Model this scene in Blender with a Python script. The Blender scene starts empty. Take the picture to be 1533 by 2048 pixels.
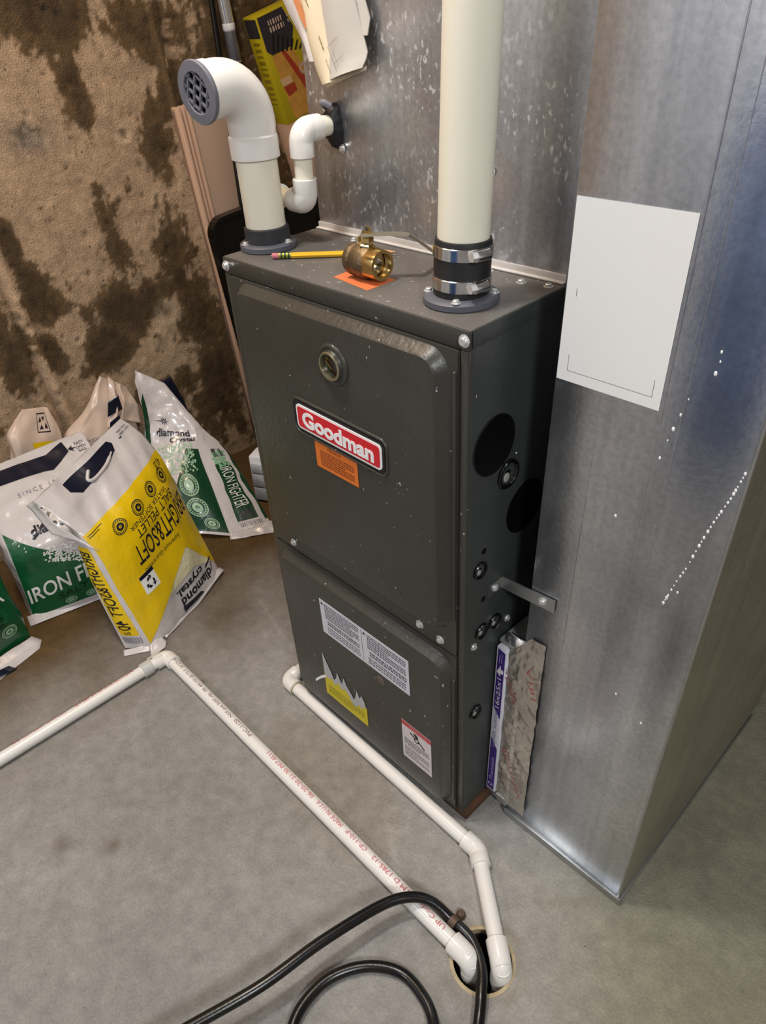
import bpy, bmesh, math, random
import numpy as np
from mathutils import Matrix, Vector

random.seed(7)
SC = bpy.context.scene
COL = SC.collection
PI = math.pi

# ---------------------------------------------------------------- camera
cam_d = bpy.data.cameras.new('camera')
cam_d.sensor_fit = 'AUTO'; cam_d.sensor_width = 36.0
cam_d.lens = 1414.2 * 36.0 / 2048.0
cam_d.clip_start = 0.02
cam = bpy.data.objects.new('camera', cam_d); COL.objects.link(cam)
pitch, yaw, roll = 0.6185, 0.8197, -0.0447
fw = Vector((-math.sin(yaw)*math.cos(pitch), math.cos(yaw)*math.cos(pitch), -math.sin(pitch)))
rt = Vector((math.cos(yaw), math.sin(yaw), 0)); up = rt.cross(fw)
R_ = rt*math.cos(roll) + up*math.sin(roll); U_ = -rt*math.sin(roll) + up*math.cos(roll)
cm = Matrix((R_, U_, -fw)).transposed().to_4x4(); cm.translation = (0.8741, -0.5604, 1.1748)
cam.matrix_world = cm
SC.camera = cam

# ---------------------------------------------------------------- world, lights, exposure
wd = bpy.data.worlds.new('world'); SC.world = wd; wd.use_nodes = True
wd.node_tree.nodes['Background'].inputs[0].default_value = (0.85, 0.92, 1.0, 1)
wd.node_tree.nodes['Background'].inputs[1].default_value = 0.3
SC.view_settings.view_transform = 'Standard'; SC.view_settings.look = 'None'
SC.view_settings.exposure = 0.0; SC.view_settings.gamma = 1.0
SC.view_settings.use_curve_mapping = False
SC.cycles.use_denoising = True
SC.cycles.max_bounces = 8

def area_light(name, loc, aim, size, power, col):
    l = bpy.data.lights.new(name, 'AREA'); l.shape = 'DISK'; l.size = size; l.energy = power; l.color = col
    o = bpy.data.objects.new(name, l); COL.objects.link(o); o.location = loc
    o.rotation_euler = (Vector(aim)-Vector(loc)).to_track_quat('-Z', 'Y').to_euler()
    return o
area_light('ceiling_lamp', (0.08, -0.38, 2.27), (0.12, -0.36, 0), 0.22, 20, (1.0, 0.95, 0.90))
area_light('ceiling_lamp_near_wall', (-0.42, -0.25, 2.25), (-0.6, -0.1, 0), 0.22, 8, (1.0, 0.70, 0.44))
area_light('fill_light_far', (2.3, -1.1, 2.28), (1.9, -.8, 0), 0.5, 46, (0.95, 0.97, 1.0))  # added fill light, unseen, brightens the floor right of the duct
area_light('fill_light_front', (-0.25, -2.35, 2.28), (-0.35, -2.4, 0), 0.4, 26, (0.94, 0.96, 1.0))  # added light, unseen, brightens the front wall that the duct mirrors

# ---------------------------------------------------------------- helpers: names, parents
def thing(name, label, cat, loc=(0, 0, 0), group=None):
    o = bpy.data.objects.new(name, None); COL.objects.link(o); o.location = loc
    o.empty_display_size = 0.05
    o['label'] = label; o['category'] = cat
    if group: o['group'] = group
    return o

def adopt(o, parent):
    if parent is None: return o
    o.parent = parent
    if parent.parent is None: o.matrix_parent_inverse = parent.matrix_basis.inverted()
    return o

def add(name, verts, faces, mat, parent=None, smooth=False, xf=None, label=None, kind=None, auto=None):
    me = bpy.data.meshes.new(name)
    v = np.asarray(verts, dtype=float)
    if xf is not None:
        M = np.array(xf); v = v @ M[:3, :3].T + M[:3, 3]
    me.from_pydata(v.tolist(), [], [list(map(int, f)) for f in faces]); me.update()
    bm = bmesh.new(); bm.from_mesh(me)
    bmesh.ops.recalc_face_normals(bm, faces=bm.faces); bm.to_mesh(me); bm.free()
    return finish(name, me, mat, parent, smooth, label, kind, auto)

def finish(name, me, mat, parent, smooth, label=None, kind=None, auto=None):
    if smooth or auto:
        me.polygons.foreach_set('use_smooth', [True]*len(me.polygons))
        if auto: me.set_sharp_from_angle(angle=math.radians(auto))
    o = bpy.data.objects.new(name, me); COL.objects.link(o)
    if mat: me.materials.append(mat)
    adopt(o, parent)
    if label: o['label'] = label
    if kind: o['kind'] = kind
    return o

def addbm(name, bm, mat, parent=None, smooth=False, xf=None, label=None, kind=None, auto=None):
    if xf is not None: bm.transform(xf)
    bmesh.ops.recalc_face_normals(bm, faces=bm.faces)
    me = bpy.data.meshes.new(name); bm.to_mesh(me); bm.free()
    return finish(name, me, mat, parent, smooth, label, kind, auto)

def tag(o, label, cat, group=None):
    o['label'] = label; o['category'] = cat
    if group: o['group'] = group
    return o

# ---------------------------------------------------------------- helpers: shapes
def bbox(bm, lo, hi, bev=0.0, seg=2):
    c = [(lo[i]+hi[i])/2 for i in range(3)]; s = [abs(hi[i]-lo[i]) for i in range(3)]
    g = bmesh.ops.create_cube(bm, size=1.0, matrix=Matrix.Translation(c) @ Matrix.Diagonal((*s, 1)))
    if bev > 0:
        es = list({e for v in g['verts'] for e in v.link_edges})
        bmesh.ops.bevel(bm, geom=es, offset=bev, segments=seg, affect='EDGES', profile=0.5)
    return bm

def box(name, lo, hi, mat, parent=None, bev=0.0, xf=None, label=None, seg=2):
    bm = bmesh.new(); bbox(bm, lo, hi, bev, seg)
    return addbm(name, bm, mat, parent, False, xf, label, auto=30 if bev else None)

def frame_of(d):
    d = Vector(d).normalized()
    a = Vector((0, 0, 1)) if abs(d.z) < 0.9 else Vector((1, 0, 0))
    x = a.cross(d).normalized(); y = d.cross(x)
    return x, y, d

def lathe_data(p0, axis, prof, n=32, cap=True):
    """prof: list of (radius, height along the axis)"""
    x, y, d = frame_of(axis); p0 = Vector(p0); vs = []; fs = []
    for r, h in prof:
        for k in range(n):
            a = 2*PI*k/n; vs.append(p0 + d*h + x*(r*math.cos(a)) + y*(r*math.sin(a)))
    m = len(prof)
    for i in range(m-1):
        for k in range(n):
            fs.append((i*n+k, i*n+(k+1) % n, (i+1)*n+(k+1) % n, (i+1)*n+k))
    if cap and prof[0][0] > 1e-6: fs.append(tuple(range(n))[::-1])
    if cap and prof[-1][0] > 1e-6: fs.append(tuple((m-1)*n+k for k in range(n)))
    return vs, fs

def lathe(name, p0, axis, prof, mat, parent=None, n=32, xf=None, label=None, auto=35, cap=True):
    vs, fs = lathe_data(p0, axis, prof, n, cap)
    return add(name, vs, fs, mat, parent, False, xf, label, auto=auto)

def cyl(name, p0, p1, r, mat, parent=None, n=24, xf=None, r2=None, label=None):
    d = Vector(p1)-Vector(p0); L = d.length
    return lathe(name, p0, d, [(r, 0), (r if r2 is None else r2, L)], mat, parent, n, xf, label)

def tube_data(path, rad, n=20, caps=True, open_=False):
    P = [Vector(p) for p in path]; m = len(P)
    rads = rad if hasattr(rad, '__len__') else [rad]*m
    T = [(P[min(i+1, m-1)]-P[max(i-1, 0)]).normalized() for i in range(m)]
    x, y, _ = frame_of(T[0]); vs = []; fs = []
    for i in range(m):
        if i:
            q = T[i-1].rotation_difference(T[i]); x = q @ x
            x = (x - T[i]*x.dot(T[i])).normalized()
        y = T[i].cross(x)
        for k in range(n):
            a = 2*PI*k/n; vs.append(P[i] + x*(rads[i]*math.cos(a)) + y*(rads[i]*math.sin(a)))
    for i in range(m-1):
        for k in range(n):
            fs.append((i*n+k, i*n+(k+1) % n, (i+1)*n+(k+1) % n, (i+1)*n+k))
    if caps:
        fs.append(tuple(range(n))[::-1]); fs.append(tuple((m-1)*n+k for k in range(n)))
    return vs, fs

def tube(name, path, rad, mat, parent=None, n=20, xf=None, caps=True, label=None):
    vs, fs = tube_data(path, rad, n, caps)
    return add(name, vs, fs, mat, parent, False, xf, label, auto=50)

def spline(pts, per=12):
    P = [Vector(p) for p in pts]; out = []
    for i in range(len(P)-1):
        p0, p1, p2, p3 = P[max(i-1, 0)], P[i], P[i+1], P[min(i+2, len(P)-1)]
        for k in range(per):
            t = k/per
            out.append(0.5*((2*p1) + (p2-p0)*t + (2*p0-5*p1+4*p2-p3)*t*t + (3*p1-p0-3*p2+p3)*t**3))
    out.append(P[-1]); return out

def arc_join(a, b, c, r, n=10):
    """path a -> b -> c with the corner b rounded by radius r"""
    a, b, c = Vector(a), Vector(b), Vector(c)
    u = (a-b).normalized(); w = (c-b).normalized(); ang = u.angle(w)
    t = r/math.tan(ang/2); cen = b + (u+w).normalized()*(r/math.sin(ang/2))
    s, e = b+u*t-cen, b+w*t-cen; out = []
    tot = s.angle(e)
    for k in range(n+1):
        f = k/n
        out.append(cen + (s*math.sin((1-f)*tot)+e*math.sin(f*tot))/math.sin(tot))
    return out

def elbow(name, a, b, c, r_pipe, r_fit, bend, sock, mat, parent, xf=None, n=20):
    """moulded elbow: a socket on each leg and a bend between them"""
    arc = arc_join(a, b, c, bend, 12)
    u = (Vector(a)-Vector(b)).normalized(); w = (Vector(c)-Vector(b)).normalized()
    path = [arc[0]+u*sock, arc[0]+u*sock*0.99, arc[0]+u*0.0005] + arc + [arc[-1]+w*0.0005, arc[-1]+w*sock*0.99, arc[-1]+w*sock]
    rads = [r_fit*0.97, r_fit, r_fit] + [r_fit*0.985]*len(arc) + [r_fit, r_fit, r_fit*0.97]
    return tube(name, path, rads, mat, parent, n, xf)

# ---------------------------------------------------------------- helpers: lettering and flat print
_tc = {}
def text_mesh(s, size=1.0, bold=0.0, shear=0.0, space=1.0, res=3):
    key = (s, bold, shear, space, res)
    if key not in _tc:
        cu = bpy.data.curves.new('t', 'FONT'); cu.body = s; cu.size = 1.0
        cu.offset = bold; cu.shear = shear; cu.space_character = space; cu.resolution_u = res
        ob = bpy.data.objects.new('t', cu)
        me = bpy.data.meshes.new_from_object(ob)
        v = np.array([p.co[:2] for p in me.vertices]) if len(me.vertices) else np.zeros((0, 2))
        f = [tuple(p.vertices) for p in me.polygons]
        bpy.data.objects.remove(ob); bpy.data.curves.remove(cu); bpy.data.meshes.remove(me)
        v = v - v.min(0); _tc[key] = (v, f)
    v, f = _tc[key]
    return v*size, f

def fit_text(s, w, h, **k):
    """text scaled to the box w x h, lower left corner at the origin"""
    v, f = text_mesh(s, 1.0, **k); m = v.max(0)
    return v*np.array([w/m[0], h/m[1]]), f

def rect2(x0, y0, x1, y1): return np.array([(x0, y0), (x1, y0), (x1, y1), (x0, y1)], float), [(0, 1, 2, 3)]
def poly2(pts): return np.array(pts, float), [tuple(range(len(pts)))]
def disc2(x, y, r, n=24, ry=None):
    ry = r if ry is None else ry
    return np.array([(x+r*math.cos(2*PI*k/n), y+ry*math.sin(2*PI*k/n)) for k in range(n)]), [tuple(range(n))]
def ring2(x, y, r0, r1, n=28):
    v = [(x+r*math.cos(2*PI*k/n), y+r*math.sin(2*PI*k/n)) for r in (r0, r1) for k in range(n)]
    return np.array(v), [(k, (k+1) % n, n+(k+1) % n, n+k) for k in range(n)]
def join2(*ms):
    vs = []; fs = []; o = 0
    for v, f in ms:
        if len(v) == 0: continue
        vs.append(np.asarray(v, float)); fs += [tuple(i+o for i in q) for q in f]; o += len(v)
    return (np.vstack(vs), fs) if vs else (np.zeros((0, 2)), [])
def shift2(m, dx, dy): return m[0]+np.array([dx, dy]), m[1]
def rot2(m, a):
    c, s = math.cos(a), math.sin(a); return m[0] @ np.array([[c, s], [-s, c]]), m[1]
def round_rect(x0, y0, x1, y1, r, n=6):
    out = []
    for cx, cy, a0 in ((x1-r, y1-r, 0), (x0+r, y1-r, PI/2), (x0+r, y0+r, PI), (x1-r, y0+r, 1.5*PI)):
        for k in range(n+1): out.append((cx+r*math.cos(a0+k*PI/2/n), cy+r*math.sin(a0+k*PI/2/n)))
    return out
def microtext(x0, y0, x1, y1, lines, rng, fill=0.6, wmin=0.4, wmax=1.4):
    """lines of print too small to read: short bars"""
    ms = []; lh = (y1-y0)/lines
    for i in range(lines):
        y = y1-(i+1)*lh+lh*(1-fill)/2; x = x0
        end = x1 if (i+1) % 4 else x0+(x1-x0)*rng.uniform(.5, .9)
        while x < end:
            w = lh*rng.uniform(wmin, wmax)
            ms.append(rect2(x, y, min(x+w, end), y+lh*fill)); x += w+lh*0.28
    return join2(*ms)

def subdiv2(m, sx, sy):
    """cut a flat print along a grid so that it can follow a curved surface"""
    bm = bmesh.new()
    vv = [bm.verts.new((p[0], p[1], 0)) for p in m[0]]
    for f in m[1]:
        try: bm.faces.new([vv[i] for i in f])
        except ValueError: pass
    lo, hi = m[0].min(0), m[0].max(0)
    for ax, st in ((0, sx), (1, sy)):
        if not st: continue
        k = math.ceil(lo[ax]/st+1e-6)
        while k*st < hi[ax]:
            co = [0, 0, 0]; co[ax] = k*st; no = [0, 0, 0]; no[ax] = 1
            bmesh.ops.bisect_plane(bm, geom=bm.verts[:]+bm.edges[:]+bm.faces[:], dist=1e-7, plane_co=co, plane_no=no)
            k += 1
    bmesh.ops.triangulate(bm, faces=[f for f in bm.faces if len(f.verts) > 4])
    bm.verts.index_update()
    v = np.array([x.co[:2] for x in bm.verts]); f = [tuple(x.index for x in q.verts) for q in bm.faces]
    bm.free(); return v, f

def flat(name, m, origin, ex, ey, mat, parent, th=0.0, xf=None, label=None):
    """flat print (or a thin sheet of thickness th) on a plane; ex, ey span it, origin is its (0,0)"""
    o, ex, ey = Vector(origin), Vector(ex).normalized(), Vector(ey).normalized(); nz = ex.cross(ey)
    bm = bmesh.new(); vv = [bm.verts.new(o+ex*p[0]+ey*p[1]) for p in m[0]]
    for f in m[1]:
        try: bm.faces.new([vv[i] for i in f])
        except ValueError: pass
    if th:
        r = bmesh.ops.extrude_face_region(bm, geom=bm.faces[:])
        for g in r['geom']:
            if isinstance(g, bmesh.types.BMVert): g.co += nz*th
    return addbm(name, bm, mat, parent, False, xf, label)

# ---------------------------------------------------------------- materials
def srgb(*c): return tuple(((x/255)/12.92 if x/255 <= 0.04045 else (((x/255)+0.055)/1.055)**2.4) for x in c)
_mc = {}
def mat(name, col, rough=0.5, metal=0.0, var=0.0, vscale=8.0, bump=0.0, bscale=60.0, coat=0.0, spec=0.5, sub=0.0):
    if name in _mc: return _mc[name]
    m = bpy.data.materials.new(name); m.use_nodes = True; nt = m.node_tree; b = nt.nodes['Principled BSDF']
    b.inputs['Base Color'].default_value = (*col, 1); b.inputs['Roughness'].default_value = rough
    b.inputs['Metallic'].default_value = metal; b.inputs['Specular IOR Level'].default_value = spec
    if coat: b.inputs['Coat Weight'].default_value = coat; b.inputs['Coat Roughness'].default_value = 0.12
    tc = nt.nodes.new('ShaderNodeTexCoord')
    nz = nt.nodes.new('ShaderNodeTexNoise'); nz.inputs['Scale'].default_value = vscale; nz.inputs['Detail'].default_value = 6
    nt.links.new(tc.outputs['Object'], nz.inputs['Vector'])
    mx = nt.nodes.new('ShaderNodeMix'); mx.data_type = 'RGBA'
    v = var if var else 0.04
    mx.inputs['A'].default_value = (*[c*(1-v) for c in col], 1); mx.inputs['B'].default_value = (*[min(1, c*(1+v)) for c in col], 1)
    nt.links.new(nz.outputs['Fac'], mx.inputs['Factor']); nt.links.new(mx.outputs['Result'], b.inputs['Base Color'])
    if bump:
        n2 = nt.nodes.new('ShaderNodeTexNoise'); n2.inputs['Scale'].default_value = bscale; n2.inputs['Detail'].default_value = 4
        nt.links.new(tc.outputs['Object'], n2.inputs['Vector'])
        bp = nt.nodes.new('ShaderNodeBump'); bp.inputs['Strength'].default_value = bump; bp.inputs['Distance'].default_value = 0.002
        nt.links.new(n2.outputs['Fac'], bp.inputs['Height']); nt.links.new(bp.outputs['Normal'], b.inputs['Normal'])
    _mc[name] = m; return m

def ramp(nt, src, stops):
    r = nt.nodes.new('ShaderNodeValToRGB'); e = r.color_ramp.elements
    while len(e) < len(stops): e.new(0.5)
    for k, (p, c) in enumerate(stops):
        e[k].position = p; e[k].color = (c, c, c, 1) if not hasattr(c, '__len__') else (*c, 1)
    nt.links.new(src, r.inputs['Fac']); return r.outputs['Color']

def noise(nt, vec, scale, detail=5, rough=0.55, dist=0.0):
    n = nt.nodes.new('ShaderNodeTexNoise'); n.inputs['Scale'].default_value = scale; n.inputs['Detail'].default_value = detail
    n.inputs['Roughness'].default_value = rough; n.inputs['Distortion'].default_value = dist
    if vec is not None: nt.links.new(vec, n.inputs['Vector'])
    return n.outputs['Fac']

def mapping(nt, vec, scale, loc=(0, 0, 0)):
    m = nt.nodes.new('ShaderNodeMapping'); m.inputs['Scale'].default_value = scale; m.inputs['Location'].default_value = loc
    nt.links.new(vec, m.inputs['Vector']); return m.outputs['Vector']

def mixc(nt, fac, a, b, mode='MIX'):
    m = nt.nodes.new('ShaderNodeMix'); m.data_type = 'RGBA'; m.blend_type = mode
    for s, x in (('Factor', fac), ('A', a), ('B', b)):
        if hasattr(x, 'node'): nt.links.new(x, m.inputs[s])
        elif s == 'Factor': m.inputs[s].default_value = x
        else: m.inputs[s].default_value = (*x, 1)
    return m.outputs['Result']

def concrete(name, attr, bump, fine, speck_col, speck, rough=0.9):
    m = bpy.data.materials.new(name); m.use_nodes = True; nt = m.node_tree; b = nt.nodes['Principled BSDF']
    at = nt.nodes.new('ShaderNodeAttribute'); at.attribute_name = attr
    tc = nt.nodes.new('ShaderNodeTexCoord'); ob = tc.outputs['Object']
    f1 = ramp(nt, noise(nt, ob, 38, 8, 0.65), [(0.3, 1-fine), (0.7, 1+0.0)])
    f2 = ramp(nt, noise(nt, ob, 240, 4, 0.6), [(0.3, 1-fine*0.9), (0.65, 1.0)])
    c = mixc(nt, 1.0, at.outputs['Color'], f1, 'MULTIPLY'); c = mixc(nt, 1.0, c, f2, 'MULTIPLY')
    sp = ramp(nt, noise(nt, ob, 95, 2, 0.5), [(speck, 0), (speck+0.05, 1)])
    c = mixc(nt, sp, c, speck_col)
    nt.links.new(c, b.inputs['Base Color'])
    b.inputs['Roughness'].default_value = rough; b.inputs['Specular IOR Level'].default_value = 0.3
    h = mixc(nt, 0.45, noise(nt, ob, 60, 8, 0.7), noise(nt, ob, 300, 3, 0.5))
    bp = nt.nodes.new('ShaderNodeBump'); bp.inputs['Strength'].default_value = bump; bp.inputs['Distance'].default_value = 0.006
    nt.links.new(h, bp.inputs['Height']); nt.links.new(bp.outputs['Normal'], b.inputs['Normal'])
    return m

def galvanised(name, c0, c1, r0, r1, speck=0.7, streak=1.0, met=1.0, fleck=130):
    m = bpy.data.materials.new(name); m.use_nodes = True; nt = m.node_tree; b = nt.nodes['Principled BSDF']
    tc = nt.nodes.new('ShaderNodeTexCoord'); ob = tc.outputs['Object']
    st = noise(nt, mapping(nt, ob, (55*streak, 55*streak, 1.2)), 1.0, 5, 0.6)
    cl = noise(nt, ob, 7, 4, 0.6)
    gr = noise(nt, ob, 160, 3, 0.6)
    k = mixc(nt, 0.5, st, cl)
    c = mixc(nt, ramp(nt, k, [(0.35, 0), (0.65, 1)]), c0, c1)
    c = mixc(nt, ramp(nt, gr, [(0.35, 0.25), (0.6, 0.0)]), c, tuple(x*0.55 for x in c0))
    sv = mapping(nt, ob, (1, 1, 0.55), (0.3, 0.1, 0.2))
    sp = ramp(nt, noise(nt, sv, fleck, 2, 0.5), [(speck, 0), (speck+0.05, 1)])
    if fleck > 150: sp = mixc(nt, 1.0, sp, ramp(nt, noise(nt, ob, 9, 3), [(0.38, 0.05), (0.6, 0.8)]), 'MULTIPLY')
    c = mixc(nt, sp, c, (0.72, 0.71, 0.70))
    nt.links.new(c, b.inputs['Base Color'])
    nt.links.new(ramp(nt, sp, [(0, met), (1, 0.2)]), b.inputs['Metallic'])
    rr = mixc(nt, cl, (r0,)*3, (r1,)*3); rr = mixc(nt, sp, rr, (0.6,)*3)
    nt.links.new(rr, b.inputs['Roughness'])
    h = mixc(nt, 0.25, noise(nt, ob, 5, 2, 0.5), gr)
    bp = nt.nodes.new('ShaderNodeBump'); bp.inputs['Strength'].default_value = 0.055; bp.inputs['Distance'].default_value = 0.01
    nt.links.new(h, bp.inputs['Height']); nt.links.new(bp.outputs['Normal'], b.inputs['Normal'])
    return m

def painted(name, col, peel=0.25, rough=0.36, speck=0.74):
    m = bpy.data.materials.new(name); m.use_nodes = True; nt = m.node_tree; b = nt.nodes['Principled BSDF']
    tc = nt.nodes.new('ShaderNodeTexCoord'); ob = tc.outputs['Object']
    c = mixc(nt, ramp(nt, noise(nt, ob, 9, 5), [(0.35, 0), (0.7, 1)]), tuple(x*0.86 for x in col), tuple(x*1.14 for x in col))
    sp = ramp(nt, noise(nt, mapping(nt, ob, (1, 1, 0.7), (0.31, 0.7, 0.2)), 165, 2, 0.5), [(speck, 0), (speck+0.02, 1)])
    c = mixc(nt, sp, c, (0.40, 0.39, 0.37))
    nt.links.new(c, b.inputs['Base Color'])
    nt.links.new(mixc(nt, noise(nt, ob, 14, 4), (rough*0.8,)*3, (rough*1.3,)*3), b.inputs['Roughness'])
    bp = nt.nodes.new('ShaderNodeBump'); bp.inputs['Strength'].default_value = peel; bp.inputs['Distance'].default_value = 0.0012
    nt.links.new(noise(nt, mapping(nt, ob, (1, 1, .6)), 150, 3, 0.5), bp.inputs['Height']); nt.links.new(bp.outputs['Normal'], b.inputs['Normal'])
    return m

M_pvc = mat('white_pvc', srgb(226, 223, 217), 0.30, var=0.03, vscale=14)
M_pvc2 = mat('cream_pvc', srgb(230, 225, 206), 0.34, var=0.04, vscale=10)
M_rub = mat('black_rubber', srgb(26, 26, 27), 0.5, bump=0.1)
M_rubg = mat('grey_rubber', srgb(44, 46, 50), 0.55)
M_hose = mat('hose_rubber', srgb(13, 13, 14), 0.28, bump=0.08, bscale=300)
M_steel = mat('steel', (0.62, 0.62, 0.62), 0.16, 1.0)
M_zinc = mat('zinc', (0.50, 0.52, 0.53), 0.38, 1.0, var=0.2, vscale=40)
M_screw = mat('screw_zinc', (0.75, 0.75, 0.74), 0.35, 0.7)
M_brass = mat('brass', (0.62, 0.43, 0.17), 0.22, 1.0, var=0.15, vscale=60)
M_bronze = mat('cast_bronze', (0.20, 0.145, 0.085), 0.5, 1.0, var=0.35, vscale=120, bump=0.5, bscale=260)
M_lever = mat('lever_metal', (0.58, 0.53, 0.40), 0.4, 1.0)
M_white = mat('white_print', srgb(235, 235, 235), 0.5)
M_label = mat('label_white', srgb(206, 205, 213), 0.5)
M_black = mat('black_ink', srgb(18, 18, 20), 0.5)
M_ink = mat('grey_ink', srgb(92, 92, 100), 0.6)
M_red = mat('badge_red', srgb(205, 32, 44), 0.35)
M_redink = mat('red_ink', srgb(196, 92, 100), 0.6)
M_orange = mat('orange_paper', srgb(214, 112, 36), 0.6, var=0.06)
M_orange2 = mat('orange_sticker', srgb(208, 112, 64), 0.6, var=0.06)
M_yel = mat('yellow_paper', srgb(206, 190, 40), 0.6)
M_plug = mat('black_plug', srgb(10, 10, 11), 0.25)
M_dark = mat('dark_void', srgb(7, 7, 8), 0.9)
M_grille = mat('grille_grey', srgb(106, 106, 114), 0.6)
M_flange = mat('flange_grey', srgb(84, 86, 94), 0.45, var=0.12, vscale=30)
M_furn = painted('furnace_paint', srgb(57, 56, 51), peel=.55, rough=.34, speck=.735)
M_furnside = painted('furnace_side_paint', srgb(50, 54, 53), peel=.4, speck=0.80)
M_top = painted('furnace_top_paint', srgb(92, 88, 84), peel=0.15, rough=0.42, speck=0.70)
M_duct = galvanised('duct_metal', (0.44, 0.46, 0.50), (0.70, 0.72, 0.76), 0.17, 0.30, 0.80, met=.95)
M_plen = galvanised('plenum_metal', (0.42, 0.42, 0.44), (0.70, 0.70, 0.72), 0.26, 0.42, 0.60, met=.86, fleck=190)
M_duct_side = galvanised('duct_side_metal', (0.40, 0.37, 0.29), (0.55, 0.52, 0.42), 0.30, 0.42, 0.84, met=.9)  # darker olive copy for the duct side: its shade is in the colour
M_glint = mat('pale_glint', srgb(150, 148, 144), .5)
M_strip = mat('seam_strip', srgb(205, 200, 196), 0.5, 0.2, var=0.1, vscale=50)

# ---------------------------------------------------------------- concrete colour maps (stains, plus light and shade put into the floor colour)
_rng = np.random.default_rng(5)
def value_noise(x, y, scale, seed, octs=5, gain=0.55):
    out = np.zeros_like(x); amp = 1.0; tot = 0
    for o in range(octs):
        g = np.random.default_rng(seed*31+o).random((64, 64))
        fx, fy = x*scale*2**o+17.3*o, y*scale*2**o+5.1*o
        ix, iy = np.floor(fx).astype(int), np.floor(fy).astype(int); tx, ty = fx-ix, fy-iy
        tx, ty = tx*tx*(3-2*tx), ty*ty*(3-2*ty)
        a, b, c, d = g[ix % 64, iy % 64], g[(ix+1) % 64, iy % 64], g[ix % 64, (iy+1) % 64], g[(ix+1) % 64, (iy+1) % 64]
        out += amp*((a*(1-tx)+b*tx)*(1-ty)+(c*(1-tx)+d*tx)*ty); tot += amp; amp *= gain
    return out/tot
def sstep(a, b, x):
    t = np.clip((x-a)/(b-a), 0, 1); return t*t*(3-2*t)
def color_attr(me, rgb):
    at = me.color_attributes.new('tone', 'FLOAT_COLOR', 'POINT')
    at.data.foreach_set('color', np.concatenate([rgb, np.ones((len(rgb), 1))], 1).astype(np.float32).ravel())

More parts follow.
